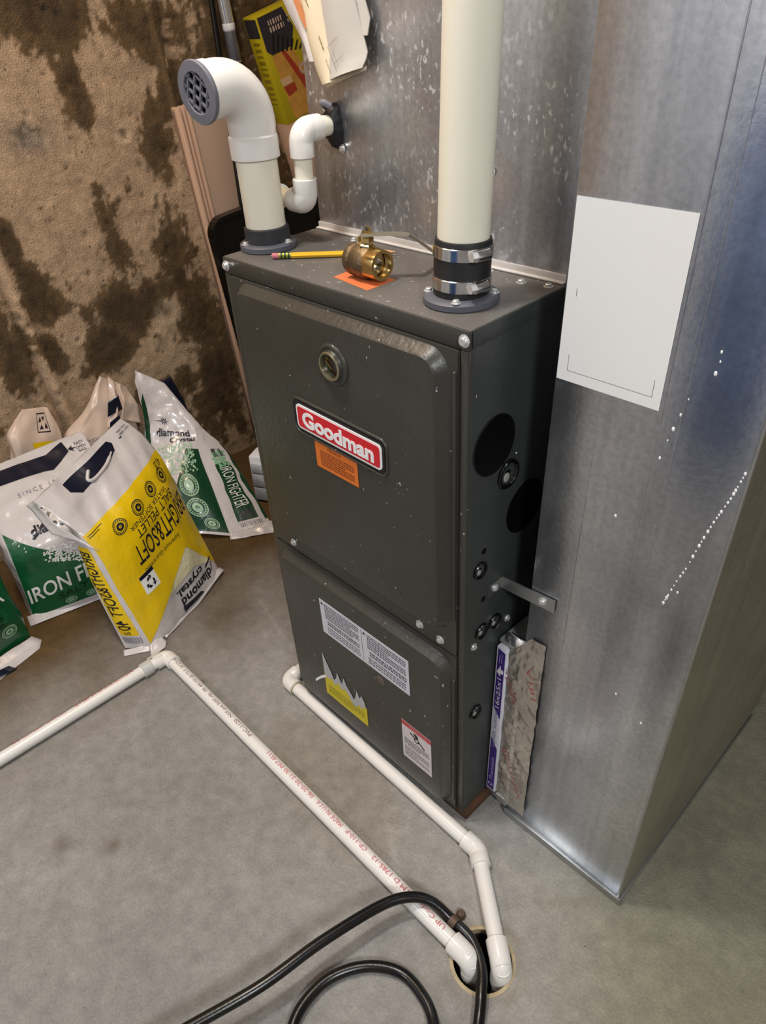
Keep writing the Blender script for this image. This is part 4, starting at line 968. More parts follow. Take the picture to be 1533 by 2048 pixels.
boxface('picture', join2(poly2([(.046, BL-.090), (.058, BL-.090), (.145, sl+.003), (.115, sl+.003)]), poly2([(.022, BL-.165), (.060, BL-.165), (.062, BL-.185), (.030, BL-.19)])), mat('plank_red', srgb(172, 60, 34), .5, var=.3, vscale=40), .0007)
boxface('picture', poly2([(.016, BL-.145), (.052, BL-.145), (.056, BL-.163), (.020, BL-.163)]), mat('plank_pale', srgb(224, 186, 140), .5), .0008)
boxface('box_print', join2(microtext(.030, BL-.044, .078, BL-.014, 2, rng, .75, .2, .4), microtext(.092, BL-.040, .130, BL-.016, 2, rng, .6, .2, .4)), mat('pale_print', srgb(206, 182, 160), .6), .0009)
boxface('box_print', join2(*[poly2([(.018+.014*k, BL-.084-.003*k), (.034+.014*k, BL-.046-.007*k), (.039+.014*k, BL-.046-.007*k), (.025+.014*k, BL-.084-.003*k)]) for k in range(7)]), M_black, .0011)
boxface('box_seal', join2(ring2(.100, BL-.145, .006, .011, 20), ring2(.100, BL-.145, .0125, .0140, 20)), mat('pale_print', (1, 1, 1)), .0011)
boxside('box_print', rect2(.002, BL-.045, BD-.004, BL-.004), nav)
boxside('box_print', rot2(microtext(-BL+.055, .012, -BL+.20, .040, 1, rng, .9, .15, .35), -PI/2), mat('olive_letters', srgb(134, 116, 12), .6))
# black rod and chrome pole tied together
pr = thing('extension_pole', 'shiny metal extension pole with a paper label tied to a black rod', 'pole', (-.88, .70, .0))
pa, pb = Vector((-.905, .648, 1.205)), Vector((-.905, .760, 0.0)); dz = (pa-pb).normalized(); ptop = pa+dz*.5
cyl('pole_tube', pb, ptop, .0150, mat('pole_metal', (.78, .79, .82), .22, .75), pr, 24)
lathe('pole_label', pb+dz*1.085, dz, [(.0153, 0), (.0155, .001), (.0155, .062), (.0153, .063)], mat('dark_sleeve', srgb(120, 120, 128), .25, .6, var=.4, vscale=50), pr, 24)
lathe('pole_label', pb+dz*1.150, dz, [(.0153, 0), (.0157, .001), (.0157, .013), (.0153, .014)], M_white, pr, 24)
lathe('pole_label', pb+dz*.965, dz, [(.0153, 0), (.0155, .001), (.0155, .10), (.0153, .101)], mat('blue_white_sleeve', srgb(150, 168, 196), .4, .3, var=.5, vscale=70), pr, 24)
lathe('zip_tie', pb+dz*1.075, dz, [(.0155, 0), (.0172, .001), (.0172, .006), (.0155, .007)], M_rub, pr, 20)
cyl('zip_tail', pb+dz*1.078+Vector((.012, -.014, 0)), pb+dz*1.070+Vector((.004, -.034, -.004)), .0020, M_rub, pr, 8)
ra, rb = Vector((-.880, .597, 1.25)), Vector((-.880, .606, 0.0))
rod = cyl('black_rod', rb, ra+(ra-rb).normalized()*.45, .0078, gl, None, 14); tag(rod, 'thin black rod standing against the wall beside the metal pole', 'rod')
# white box wrapped in clear plastic beside the furnace
wb = thing('wrapped_box', 'small white box in clear plastic on the floor behind the furnace', 'box', (-.62, .40, 0))
ang = math.radians(28); wx_, wy_ = Vector((math.cos(ang), math.sin(ang), 0)), Vector((-math.sin(ang), math.cos(ang), 0))
oriented('box_body', Vector((-.655, .352, .002)), wx_, wy_, (0, 0, 1), (.10, .055, .150), mat('white_card', srgb(232, 234, 238), .4), wb, .004)
pk = mat('plastic_film', srgb(186, 192, 200), .12, var=.2, vscale=60, bump=1.0, bscale=45, coat=.6)
for z0, z1 in ((.006, .050), (.052, .096), (.098, .132)): oriented('film_pocket', Vector((-.655, .352, z0))-wy_*.006+wx_*.004, wx_, wy_, (0, 0, 1), (.09, .010, z1-z0), pk, wb, .005)

# ================================================================ salt bags
def wave(P, seed, scale, amp):
    r = np.random.default_rng(seed); out = np.zeros(len(P))
    for k in range(9):
        d = r.normal(size=3); d /= np.linalg.norm(d); out += np.sin(P @ d*scale*r.uniform(.6, 1.9)+r.uniform(0, 6.28))/9**.5
    return out*amp
class Bag:
    """gusseted plastic sack: rows give (v, front-left, front-right, depth vector left, depth vector right, bulge)"""
    def __init__(s, rows, seed, normal):
        s.v = np.array([r[0] for r in rows]); s.seed = seed
        s.L, s.R, s.DL, s.DRt = (np.array([r[k] for r in rows], float) for k in (1, 2, 3, 4)); s.b = np.array([r[5] for r in rows], float)
        s.nh = np.array(normal, float)/np.linalg.norm(normal)
    def row(s, A, v):
        # smooth interpolation through the rows
        v = np.clip(v, 0, 1); i = np.clip(np.searchsorted(s.v, v, side='right')-1, 0, len(s.v)-2); h = (s.v[i+1]-s.v[i]); t = (v-s.v[i])/h
        m = np.gradient(A, s.v, axis=0); two = A.ndim == 2
        T = t[:, None] if two else t; Hh = h[:, None] if two else h
        return (2*T**3-3*T**2+1)*A[i]+(T**3-2*T**2+T)*Hh*m[i]+(-2*T**3+3*T**2)*A[i+1]+(T**3-T**2)*Hh*m[i+1]
    def pt(s, face, u, v, off=0.0):
        u, v = np.asarray(u, float), np.asarray(v, float)
        L, R, DL, DR_, b = s.row(s.L, v), s.row(s.R, v), s.row(s.DL, v), s.row(s.DRt, v), np.maximum(s.row(s.b, v), 0)
        U = u[:, None]
        if face == 'front': P = L+(R-L)*U; n = np.tile(s.nh, (len(u), 1)); P = P+n*(b*(1-np.abs(2*u-1)**2.6))[:, None]
        elif face == 'left': P = L+DL*U; n = L-R; n /= np.linalg.norm(n, axis=1)[:, None]; P = P+n*(.35*b*4*u*(1-u))[:, None]
        elif face == 'right': P = R+DR_*U; n = R-L; n /= np.linalg.norm(n, axis=1)[:, None]; P = P+n*(.35*b*4*u*(1-u))[:, None]
        else: P = (L+DL)*(1-U)+(R+DR_)*U; n = -np.tile(s.nh, (len(u), 1)); P = P+n*(.3*b*(1-np.abs(2*u-1)**2.6))[:, None]
        e = np.ones(len(u))
        e = np.minimum(1, np.minimum(u, 1-u)*9)
        w = wave(P, s.seed, 38, .0030)+wave(P, s.seed+1, 95, .0012)*(.6+1.2*v)+wave(P, s.seed+2, 190, .0003)
        P = P+n*((w*e)+off)[:, None]
        P[:, 0] = np.maximum(P[:, 0], WX+.006); P[:, 2] = np.maximum(P[:, 2], .0015)
        return P
    def build(s, name, mt, root, nv=110):
        v = np.linspace(0, 1, nv); faces_ = (('front', 60), ('right', 18), ('back', 24), ('left', 18)); colsP = []
        for f, n in faces_:
            u = np.linspace(0, 1, n+1)[:-1]
            if f in ('back', 'left'): u = 1-u
            for uu in u: colsP.append(s.pt(f, np.full(nv, uu), v))
        P = np.stack(colsP, 0); m = P.shape[0]; idx = np.arange(m*nv).reshape(m, nv); fs = []
        for i in range(m):
            j = (i+1) % m
            fs += np.stack([idx[i, :-1], idx[j, :-1], idx[j, 1:], idx[i, 1:]], -1).tolist()
        fs.append([int(k) for k in idx[::-1, 0]]); fs.append([int(k) for k in idx[:, -1]])
        return add(name, P.reshape(-1, 3), fs, mt, root, False, None, None, auto=60)
    def decal(s, name, m, face, mt, root, off=.0009, su=.035, sv=.025, label=None):
        """flat print in (u, v) laid on a face of the sack"""
        vv, ff = subdiv2(m, su, sv)
        P = s.pt(face, np.clip(vv[:, 0], 0, 1), np.clip(vv[:, 1], 0, 1), off)
        return add(name, P, ff, mt, root, True, None, label)
def uvtext(s_, u0, v0, wu, hv, ang=0, **k):
    """text with its box centred at (u0, v0); wu, hv its size in u and v; ang turns it (0 or pi, or +-pi/2)"""
    v, f = fit_text(s_, 1, 1, **k); v = v-.5
    if ang == 0: v = v*np.array([wu, hv])
    elif abs(ang-PI) < .01: v = -v*np.array([wu, hv])
    elif ang > 0: v = np.stack([-v[:, 1]*wu, v[:, 0]*hv], 1)
    else: v = np.stack([v[:, 1]*wu, -v[:, 0]*hv], 1)
    return v+np.array([u0, v0]), f
def ell(m, cu, cv, ru, rv): return m[0]*np.array([ru, rv])+np.array([cu, cv]), m[1]
def seal(cu, cv, ru, rv): # round emblem: two rings with a core
    return join2(ell(ring2(0, 0, .90, 1.0, 28), cu, cv, ru, rv), ell(ring2(0, 0, .68, .74, 28), cu, cv, ru, rv),
                 *[ell(rot2(rect2(.77, -.05, .87, .05), 2*PI*k/20), cu, cv, ru, rv) for k in range(20)], ell(ring2(0, 0, .20, .50, 20), cu, cv, ru, rv), ell(rect2(-.06, -.06, .06, .06), cu, cv, ru, rv))
def pellets(n, fn, su, sv, seed):
    r = np.random.default_rng(seed); ms = []
    while len(ms) < n:
        u, v = r.random(2)
        if r.random() < fn(u, v):
            a = r.uniform(0, PI); ms.append(shift2((rot2(disc2(0, 0, 1.0, 6, .6), a)[0]*np.array([su, sv]), [(0, 1, 2, 3, 4, 5)]), u, v))
    return join2(*ms)

def film(name, c, bs=75, bst=.55):
    m = mat(name, c, .30, var=.05, vscale=12, bump=bst, bscale=bs, coat=.35); return m
F_white = film('white_film', srgb(196, 190, 188)); F_peach = film('peach_film', srgb(208, 186, 168), 30)
F_yel = film('yellow_film', srgb(222, 186, 12)); F_green = film('green_film', srgb(14, 82, 46)); F_dgreen = film('dark_green_film', srgb(10, 58, 34))
F_navy = film('navy_film', srgb(16, 20, 38), 40); F_ink = mat('bag_ink', srgb(24, 24, 34), .4); F_wink = mat('bag_white_ink', srgb(222, 222, 216), .45)
F_pale = mat('pale_green_ink', srgb(150, 186, 150), .5); F_cream = film('cream_film', srgb(214, 208, 170), 110, .9); F_grey = mat('grey_code', srgb(120, 118, 132), .6)

def flap(name, pts, mt, root, wob=.004, seed=1, th=.0012):
    """loose sheet of film: rows of points, slightly wrinkled, with thickness"""
    A = np.array(pts, float); r, c = A.shape[:2]; n = 8
    t = np.linspace(0, c-1, (c-1)*n+1); q = np.linspace(0, r-1, (r-1)*n+1); G = np.zeros((len(q), len(t), 3))
    for i, qq in enumerate(q):
        a = min(int(qq), r-2); f_ = qq-a
        for j, tt in enumerate(t):
            b = min(int(tt), c-2); g = tt-b
            G[i, j] = (A[a, b]*(1-f_)+A[a+1, b]*f_)*(1-g)+(A[a, b+1]*(1-f_)+A[a+1, b+1]*f_)*g
    P = G.reshape(-1, 3); nrm_ = np.cross(A[0, -1]-A[0, 0], A[-1, 0]-A[0, 0]); nrm_ /= np.linalg.norm(nrm_)
    w = wave(P, seed, 60, wob)+wave(P, seed+3, 140, wob*.4); P = P+nrm_*w[:, None]
    P[:, 0] = np.maximum(P[:, 0], WX+.005); P[:, 2] = np.maximum(P[:, 2], .001)
    m, k = len(q), len(t); idx = np.arange(m*k).reshape(m, k); f1 = np.stack([idx[:-1, :-1], idx[1:, :-1], idx[1:, 1:], idx[:-1, 1:]], -1).reshape(-1, 4)
    o_ = add(name, P, f1.tolist(), mt, root, True)
    sd = o_.modifiers.new('thickness', 'SOLIDIFY'); sd.thickness = th; sd.offset = 0
    return o_

def emblems(bag, root, spots, face, mt):
    for (u, v, ru, rv) in spots: bag.decal('emblem', seal(u, v, ru, rv), face, mt, root, .0013, .02, .02)

def code_bars(u0, v0, u1, v1, n, seed):
    r = random.Random(seed); ms = []; x = u0
    while x < u1:
        w = (u1-u0)/n*r.uniform(.3, 1.0); ms.append(rect2(x, v0, x+w, v1)); x += w+(u1-u0)/n*r.uniform(.4, .9)
    return join2(*ms)

# --- bag A: yellow sack standing on its head, in front
A = thing('salt_bag', 'yellow and white salt sack standing upside down in front of the others', 'bag', (-.42, -.05, 0))
bA = Bag([(0, (-.340, -.169, .004), (-.449, .088, .010), (-.042, -.045, 0), (-.085, -.015, 0), .012),
          (.35, (-.384, -.186, .150), (-.510, .072, .170), (-.052, -.032, 0), (-.085, .0, 0), .030),
          (.72, (-.440, -.207, .292), (-.575, .055, .338), (-.055, .0, -.01), (-.06, -.01, 0), .022),
          (.80, (-.466, -.222, .325), (-.595, .046, .366), (-.030, .01, -.01), (-.03, 0, 0), .012),
          (1, (-.508, -.252, .374), (-.634, .017, .412), (-.004, 0, -.002), (-.004, 0, -.002), .002)], 3, (.86, .36, .36))
bA.build('sack', F_white, A)
yz = poly2([(0, .715), (0, .02), (.33, .15), (.70, .275), (1.0, .055), (1.0, .715)])
bA.decal('yellow_print', yz, 'front', F_yel, A, .0007)
bA.decal('pellet_picture', poly2([(.34, .150), (.70, .272), (.97, .075), (.70, .155)]), 'front', F_cream, A, .0010)
bA.decal('gusset_print', poly2([(.16, .085), (.16, .655), (.86, .655), (.86, .085)]), 'left', F_yel, A, .0007)
bA.decal('gusset_lettering', uvtext('BRIGHT&SOFT 40', .50, .375, .48, .50, -PI/2, bold=.01), 'left', F_ink, A, .0013, .1, .03)
bA.decal('gusset_lettering', uvtext('LB', .52, .105, .25, .022, -PI/2), 'left', F_ink, A, .0013, .1, .03)
bA.decal('bar_code', code_bars(.15, .035, .85, .075, 16, 2), 'left', F_grey, A, .0012)
bA.decal('lettering', uvtext('BRIGHT&SOFT', .595, .445, .73, .105, PI, bold=.006), 'front', F_ink, A, .0013, .02, .02)
bA.decal('lettering', uvtext('SALT PELLET', .58, .535, .52, .046, PI), 'front', F_ink, A, .0013, .02, .02)
bA.decal('lettering', uvtext('WATER SOFTENER', .545, .578, .50, .024, PI), 'front', F_ink, A, .0013, .02, .02)
bA.decal('lettering', uvtext('Supersoft Guaranteed', .47, .355, .46, .030, PI, shear=.25), 'front', F_ink, A, .0013, .02, .02)
bA.decal('lettering', uvtext('40 LB', .90, .672, .10, .040, PI), 'front', F_ink, A, .0013, .02, .02)
emblems(bA, A, [(u, v, .062, .038) for u, v in ((.24, .632), (.45, .630), (.66, .632), (.855, .625))], 'front', F_ink)
rcy = bA.decal('symbol_card', rect2(.165, .245, .315, .350), 'front', F_wink, A, .0013, .02, .02)
bA.decal('recycle_mark', join2(rect2(.165, .330, .315, .350), *[shift2((rot2(poly2(q), 2*PI*k/3+.3)[0]*np.array([.066, .046]), [tuple(range(len(q)))]), .240, .290) for k in range(3) for q in ([(-.32, .36), (.18, .36), (.18, .66), (-.14, .66)], [(.22, .20), (.56, .46), (.22, .82)])]), 'front', F_navy, rcy, .0018, .02, .02)
bA.decal('lettering', uvtext('diamond', .66, .050, .46, .052, PI, bold=.03), 'front', F_ink, A, .0013, .02, .02)
bA.decal('lettering', uvtext('crystal.', .60, .112, .38, .052, PI, bold=.03), 'front', F_ink, A, .0013, .02, .02)
bA.decal('roof_mark', join2(poly2([(.90, .045), (.96, .115), (.83, .095), (.84, .085), (.94, .103), (.89, .05)])), 'front', F_ink, A, .0013, .02, .02)
bA.decal('handle_band', poly2([(.42, .0), (.42, .030), (.66, .020), (.70, .0)]), 'front', F_navy, A, .0015, .02, .01)
bA.decal('handle_cutout', poly2([(.22, .955), (.20, .885), (.26, .835), (.42, .845), (.60, .850), (.72, .875), (.76, .925), (.74, .960)]), 'front', F_navy, A, .0012, .02, .02)
hc = [bA.pt('front', [u], [v], .003)[0] for u, v in ((.43, .915), (.36, .870), (.40, .848), (.55, .856), (.68, .885))]
tube('handle_fold_sheen', spline(hc, 6), [.0015]+[.0042]*21+[.0022]*3, F_white, A, 8)  # the white of this raised tube paints the reflection along the fold
bA.decal('lettering', join2(uvtext('EASY OPEN', .92, .930, .12, .016, PI), uvtext('TEAR HERE', .92, .955, .12, .012, PI), poly2([(.82, .915), (.86, .92), (.85, .905)])), 'front', F_ink, A, .0013, .02, .02)
bA.decal('rule_lines', join2(rect2(.02, .700, .16, .703), rect2(.02, .690, .12, .693)), 'front', F_ink, A, .0013, .02, .02)
flap('seam_flap', [[(-.340, -.172, .012), (-.352, -.140, .012)], [(-.326, -.181, .003), (-.330, -.138, .002)], [(-.312, -.186, .001), (-.318, -.148, .001)]], F_white, A, .0015)
flap('seam_flap', [[(-.342, -.169, .010), (-.372, -.222, .010)], [(-.332, -.176, .002), (-.362, -.228, .002)]], F_white, A, .0015, 4)
flap('seam_flap', [[(-.352, -.135, .012), (-.400, -.02, .014), (-.449, .088, .020)], [(-.342, -.132, .002), (-.388, -.012, .002), (-.440, .096, .012)]], F_white, A, .002, 6)
flap('gusset_fold', [[(-.512, -.254, .372), (-.470, -.238, .322), (-.440, -.214, .290), (-.415, -.190, .258)], [(-.545, -.262, .350), (-.478, -.250, .302), (-.436, -.216, .283), (-.414, -.189, .256)]], F_white, A, .002, 8)

# --- bag B: green sack, white top with a navy handle, behind A
B = thing('salt_bag', 'green salt sack with a white top and navy handle, half hidden behind the yellow sack', 'bag', (-.66, -.18, 0))
bB = Bag([(0, (-.632, -.322, .004), (-.572, -.060, .004), (-.11, .02, 0), (-.11, .02, 0), .02),
          (.35, (-.640, -.315, .115), (-.590, -.055, .120), (-.12, .02, 0), (-.12, .02, 0), .035),
          (.68, (-.668, -.307, .222), (-.630, -.045, .235), (-.11, .02, 0), (-.11, .02, 0), .03),
          (.84, (-.765, -.290, .272), (-.72, -.032, .290), (-.04, .01, -.02), (-.04, .01, -.02), .015),
          (1, (-.850, -.270, .306), (-.805, -.023, .334), (-.004, 0, -.002), (-.004, 0, -.002), .002)], 13, (.80, -.15, .58))
bB.build('sack', F_white, B)
bB.decal('green_print', poly2([(0, .02), (1, .02), (1, .46), (.85, .40), (.60, .36), (.30, .50), (.0, .70)]), 'front', F_green, B, .0007)
bB.decal('pellet_print', pellets(330, lambda u, v: 1.0 if (.24 < u < .86 and .30+.55*max(0, .62-u)*.6 < v < .58-.16*u) else 0, .013, .010, 4), 'front', F_wink, B, .0012, 0, 0)
slope = lambda m, k, u0: (np.stack([m[0][:, 0], m[0][:, 1]+k*(m[0][:, 0]-u0)], 1), m[1])
bB.decal('lettering', slope(uvtext('IRON FIGHTER', .53, .235, 1.02, .125, 0, bold=.012), .10, .4), 'front', F_wink, B, .0012, .02, .02)
bB.decal('lettering', slope(uvtext('SALT PELLETS', .62, .135, .74, .05), .08, .5), 'front', mat('deep_green_ink', srgb(6, 26, 16), .5), B, .0012, .02, .02)
emblems(bB, B, [(u, .055, .05, .026) for u in (.34, .52, .70)], 'front', F_pale)
bB.decal('handle_cutout', poly2([(.12, .965), (.10, .885), (.30, .880), (.52, .872), (.60, .862), (.68, .885), (.80, .925), (.78, .985), (.60, .950)]), 'front', F_navy, B, .0012, .02, .02)
bB.decal('lettering', join2(uvtext('diamond', .42, .655, .42, .055, 0, bold=.03)), 'front', F_navy, B, .0012, .02, .02)
bB.decal('star_mark', join2(*[shift2((rot2(poly2([(-.10, .2), (0, 1.0 if k != 2 else 2.2), (.10, .2)]), k*2*PI/8)[0]*np.array([.075, .045]), [(0, 1, 2)]), .46, .735) for k in range(8)], poly2([(.20, .62), (.40, .715), (.42, .705), (.22, .61)])), 'front', F_navy, B, .0012, .02, .02)
bB.decal('lettering', uvtext('SINCE 1886', .45, .812, .42, .018, 0, space=1.5), 'front', F_grey, B, .0012, .02, .02)
bB.decal('lettering', join2(uvtext('EASY', .92, .950, .09, .016), uvtext('OPEN', .92, .928, .09, .014), uvtext('BAG', .92, .908, .07, .012), poly2([(.80, .935), (.85, .952), (.84, .937), (.88, .932), (.84, .928), (.85, .915)])), 'front', F_navy, B, .0012, .02, .02)
bB.decal('gusset_print', poly2([(.1, .06), (.1, .6), (.9, .6), (.9, .06)]), 'left', F_white, B, .0007)
flap('seam_flap', [[(-.634, -.334, .020), (-.605, -.20, .014), (-.575, -.065, .014)], [(-.616, -.338, .002), (-.590, -.205, .002), (-.562, -.070, .004)]], F_white, B, .002, 21)

# --- bag C: green sack at the left edge of the picture
Cb = thing('salt_bag', 'green salt sack at the far left with its white seam lying on the floor', 'bag', (-.62, -.48, 0))
bC = Bag([(0, (-.540, -.66, .006), (-.582, -.352, .006), (-.12, 0, 0), (-.10, -.012, 0), .015),
          (.30, (-.545, -.66, .080), (-.600, -.353, .085), (-.14, 0, 0), (-.10, -.02, 0), .040),
          (.70, (-.610, -.65, .205), (-.650, -.352, .205), (-.12, 0, 0), (-.09, -.02, 0), .03),
          (1, (-.72, -.63, .34), (-.755, -.355, .31), (-.02, 0, 0), (-.02, 0, 0), .004)], 23, (.90, .10, .40))
bC.build('sack', F_green, Cb)
bC.decal('lettering', uvtext('IRON FIGHTER', .52, .47, .86, .13, 0, bold=.012), 'front', F_wink, Cb, .0012, .02, .02)
bC.decal('lettering', uvtext('SALT PELLETS', .50, .315, .76, .06), 'front', mat('deep_green_ink', (1, 1, 1)), Cb, .0012, .02, .02)
bC.decal('lettering', uvtext('WATER SOFTENER', .50, .245, .76, .035), 'front', mat('deep_green_ink', (1, 1, 1)), Cb, .0012, .02, .02)
emblems(bC, Cb, [(u, v, .06, .055) for u, v in ((.50, .10), (.70, .12), (.88, .16))], 'front', F_pale)
bC.decal('symbol_card', rect2(.86, .62, .97, .75), 'front', F_wink, Cb, .0012, .02, .02)
flap('seam_flap', [[(-.545, -.62, .010), (-.548, -.48, .012), (-.570, -.352, .012)], [(-.520, -.62, .003), (-.526, -.48, .003), (-.552, -.338, .003)], [(-.485, -.62, .002), (-.492, -.48, .002), (-.530, -.352, .002)]], F_white, Cb, .0012, 31)
flap('handle_band', [[(-.524, -.62, .006), (-.524, -.425, .006)], [(-.4985, -.62, .0045), (-.503, -.415, .0045)]], F_navy, Cb, .001, 33)

# --- bag D: green sack leaning back against the wall, nearest the furnace
Dd = thing('salt_bag', 'green salt sack nearest the furnace leaning back on the wall', 'bag', (-.66, .2, 0))
bD = Bag([(0, (-.735, .055, .006), (-.556, .196, .006), (.04, .11, 0), (.041, .110, .0), .02),
          (.30, (-.77, .075, .075), (-.648, .222, .095), (.02, .11, .0), (.018, .098, -.008), .03),
          (.60, (-.835, .135, .165), (-.752, .255, .186), (.01, .08, -.02), (.0, .070, -.015), .02),
          (.72, (-.865, .165, .230), (-.775, .272, .215), (.0, .02, -.01), (.0, .03, -.008), .008),
          (1, (-.905, .197, .392), (-.870, .255, .345), (-.003, .002, 0), (-.003, .002, 0), .001)], 43, (.46, -.54, .70))
bD.build('sack', F_white, Dd)
bD.decal('green_print', poly2([(0, .02), (1, .02), (1, .585), (.80, .60), (.55, .38), (.12, .56), (.10, .90), (0, .86)]), 'front', F_dgreen, Dd, .0007)
bD.decal('pellet_print', pellets(260, lambda u, v: 1.0 if (.12 < u < .92 and .44 < v < .64) else 0, .016, .009, 14), 'front', F_pale, Dd, .0012, 0, 0)
emblems(bD, Dd, [(.72, .36, .13, .075), (.74, .20, .13, .070), (.84, .08, .09, .04)], 'front', F_pale)
bD.decal('lettering', join2(uvtext('diamond', .55, .715, .62, .045, 0, bold=.03), uvtext('Crystal', .72, .665, .46, .045, 0, bold=.03)), 'front', F_navy, Dd, .0012, .02, .02)
bD.decal('star_mark', join2(*[shift2((rot2(poly2([(-.12, .2), (0, 1.0 if k != 2 else 2.4), (.12, .2)]), k*2*PI/8)[0]*np.array([.10, .026]), [(0, 1, 2)]), .42, .775) for k in range(8)]), 'front', F_navy, Dd, .0012, .02, .02)
bD.decal('gusset_print', poly2([(.26, .075), (.26, .46), (.76, .46), (.76, .075)]), 'right', F_dgreen, Dd, .0007)
bD.decal('pellet_print', pellets(70, lambda u, v: 1.0 if (.26 < u < .76 and .44 < v < .54) else 0, .05, .010, 15), 'right', mat('mint_ink', srgb(120, 170, 130), .5), Dd, .0011, 0, 0)
bD.decal('gusset_lettering', uvtext('IRON FIGHTER', .51, .300, .36, .265, -PI/2), 'right', F_wink, Dd, .0012, .1, .03)
bD.decal('gusset_lettering', uvtext('40', .55, .120, .40, .060, -PI/2, bold=.05), 'right', M_black, Dd, .0012, .1, .03)
bD.decal('gusset_lettering', join2(uvtext('diamond', .42, .535, .20, .060, -PI/2, bold=.03), uvtext('crystal', .62, .530, .20, .055, -PI/2, bold=.03)), 'right', F_navy, Dd, .0012, .1, .03)
bD.decal('bar_code', code_bars(.30, .035, .80, .062, 14, 7), 'right', F_grey, Dd, .0012)
flap('seam_flap', [[(-.560, .195, .012), (-.536, .25, .014), (-.515, .312, .016)], [(-.545, .188, .002), (-.510, .245, .003), (-.478, .300, .004)]], F_white, Dd, .003, 44)
bD.decal('green_back', rect2(.30, .05, .995, .62), 'back', F_dgreen, Dd, .0008)
bD.decal('green_back', rect2(.90, .05, 1, .60), 'right', F_dgreen, Dd, .0007)

# --- bag E: white and yellow sack standing at the wall, far left
E_ = thing('salt_bag', 'white topped yellow salt sack with a black symbol, at the wall behind the green sacks', 'bag', (-.84, -.15, 0))
bE = Bag([(0, (-.795, -.288, .004), (-.815, -.075, .004), (-.11, 0, 0), (-.10, 0, 0), .005),
          (.25, (-.808, -.268, .09), (-.825, -.072, .09), (-.10, 0, 0), (-.09, 0, 0), .01),
          (.80, (-.868, -.172, .300), (-.880, -.056, .270), (-.045, 0, 0), (-.04, 0, 0), .006),
          (.88, (-.872, -.166, .346), (-.888, -.048, .305), (-.03, 0, 0), (-.03, 0, 0), .006),
          (1, (-.905, -.112, .392), (-.912, -.052, .375), (-.006, 0, 0), (-.006, 0, 0), .001)], 53, (.9, -.2, .35))
bE.build('sack', F_peach, E_)
bE.decal('yellow_print', poly2([(0, .10), (1, .10), (1, .70), (0, .70)]), 'front', F_yel, E_, .0006)
bE.decal('grey_print', join2(rect2(0, .04, 1, .10)), 'front', F_grey, E_, .0009)
bE.decal('yellow_print', rect2(.38, .80, .80, .85), 'front', F_yel, E_, .0008)
bE.decal('yellow_stripes', join2(rect2(.02, .18, .22, .20), rect2(.02, .23, .22, .25)), 'front', F_ink, E_, .0010)
bE.decal('symbol_card', join2(rect2(.52, .895, .80, .90), rect2(.52, .975, .80, .98), rect2(.52, .895, .535, .98), rect2(.785, .895, .80, .98), poly2([(.56, .94), (.62, .965), (.64, .945)]), poly2([(.66, .96), (.74, .965), (.70, .945)]), poly2([(.57, .91), (.63, .93), (.66, .91)]), poly2([(.69, .915), (.75, .94), (.76, .91)])), 'front', F_ink, E_, .0010, .05, .02)

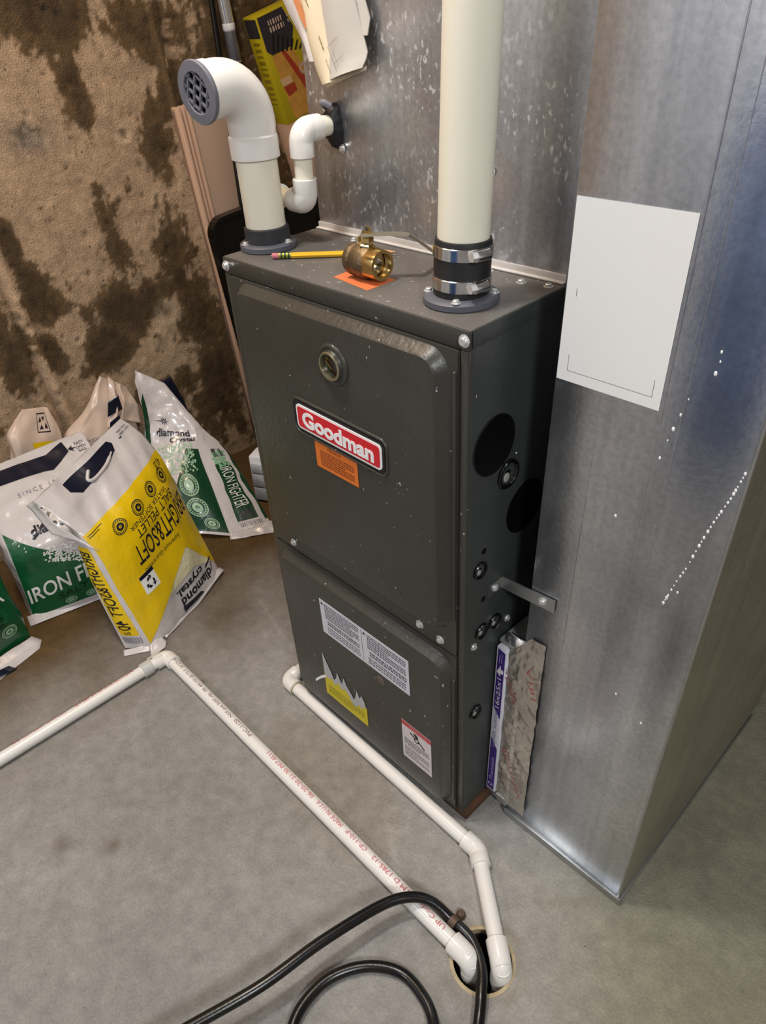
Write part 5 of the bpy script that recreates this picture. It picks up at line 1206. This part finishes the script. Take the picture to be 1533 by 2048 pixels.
# --- bag F: opened sack with a crumpled top, at the wall in the middle
Fb = thing('salt_bag', 'opened cream salt sack with a crumpled top against the wall', 'bag', (-.83, .06, 0))
bF = Bag([(0, (-.785, .0, .004), (-.825, .125, .004), (-.10, 0, 0), (-.09, 0, 0), .0),
          (.5, (-.815, -.015, .17), (-.845, .130, .17), (-.09, 0, 0), (-.07, 0, 0), .006),
          (.75, (-.862, -.030, .290), (-.875, .150, .290), (-.05, 0, 0), (-.04, 0, 0), .012),
          (.86, (-.875, .032, .335), (-.885, .150, .345), (-.03, 0, 0), (-.03, 0, 0), .006),
          (1, (-.895, .098, .412), (-.905, .140, .378), (-.006, 0, 0), (-.006, 0, 0), .001)], 63, (.9, -.15, .4))
bF.build('sack', F_peach, Fb)
flap('torn_film', [[(-.858, .062, .290), (-.862, .085, .335), (-.875, .108, .416)], [(-.846, .078, .275), (-.845, .098, .330), (-.872, .118, .400)]], F_peach, Fb, .003, 65)
flap('torn_film', [[(-.846, .098, .300), (-.850, .118, .350), (-.868, .128, .392)], [(-.848, .152, .270), (-.852, .158, .320), (-.872, .150, .370)]], F_peach, Fb, .004, 67)
flap('dark_opening', [[(-.856, .070, .318), (-.856, .082, .358)], [(-.848, .112, .330), (-.851, .112, .368)]], F_navy, Fb, .001, 68)
flap('dark_opening', [[(-.851, .066, .288), (-.850, .070, .304)], [(-.846, .098, .306), (-.846, .098, .318)]], F_navy, Fb, .001, 69)
bF.decal('lettering', join2(uvtext('OPEN', .30, .70, .16, .03), uvtext('HERE', .30, .66, .16, .03)), 'front', F_grey, Fb, .0010, .03, .03)
# dark navy item tucked behind the leaning sack
nb_ = flap('dark_cloth', [[(-.918, .262, .330), (-.918, .300, .335)], [(-.905, .268, .26), (-.905, .318, .26)], [(-.88, .275, .10), (-.88, .330, .10)], [(-.88, .275, .002), (-.88, .330, .002)]], F_navy, None, .002, 71, .006)
tag(nb_, 'dark navy scrap of film showing behind the sack nearest the furnace', 'film')

# unseen blue drum, added behind the camera to put blue into the duct reflection
dm = thing('reflector_drum', 'unseen blue plastic drum, added to give the duct a blue reflection', 'drum', (.52, -1.22, 0))
M_drum = mat('drum_blue', srgb(72, 108, 168), .4, var=.05)
lathe('drum_body', (.52, -1.22, .002), (0, 0, 1), [(.0, 0), (.25, 0), (.27, .02), (.285, .10), (.285, .30), (.295, .32), (.295, .36), (.285, .38), (.285, .60), (.295, .62), (.295, .66), (.285, .68), (.285, .86), (.265, .93), (.275, .945), (.275, .965), (.25, .97), (.245, .955), (0, .955)], M_drum, dm, 48)
lathe('drum_bung', (.62, -1.22, .957), (0, 0, 1), [(.03, 0), (.03, .012), (.0, .014)], M_rub, dm, 20)
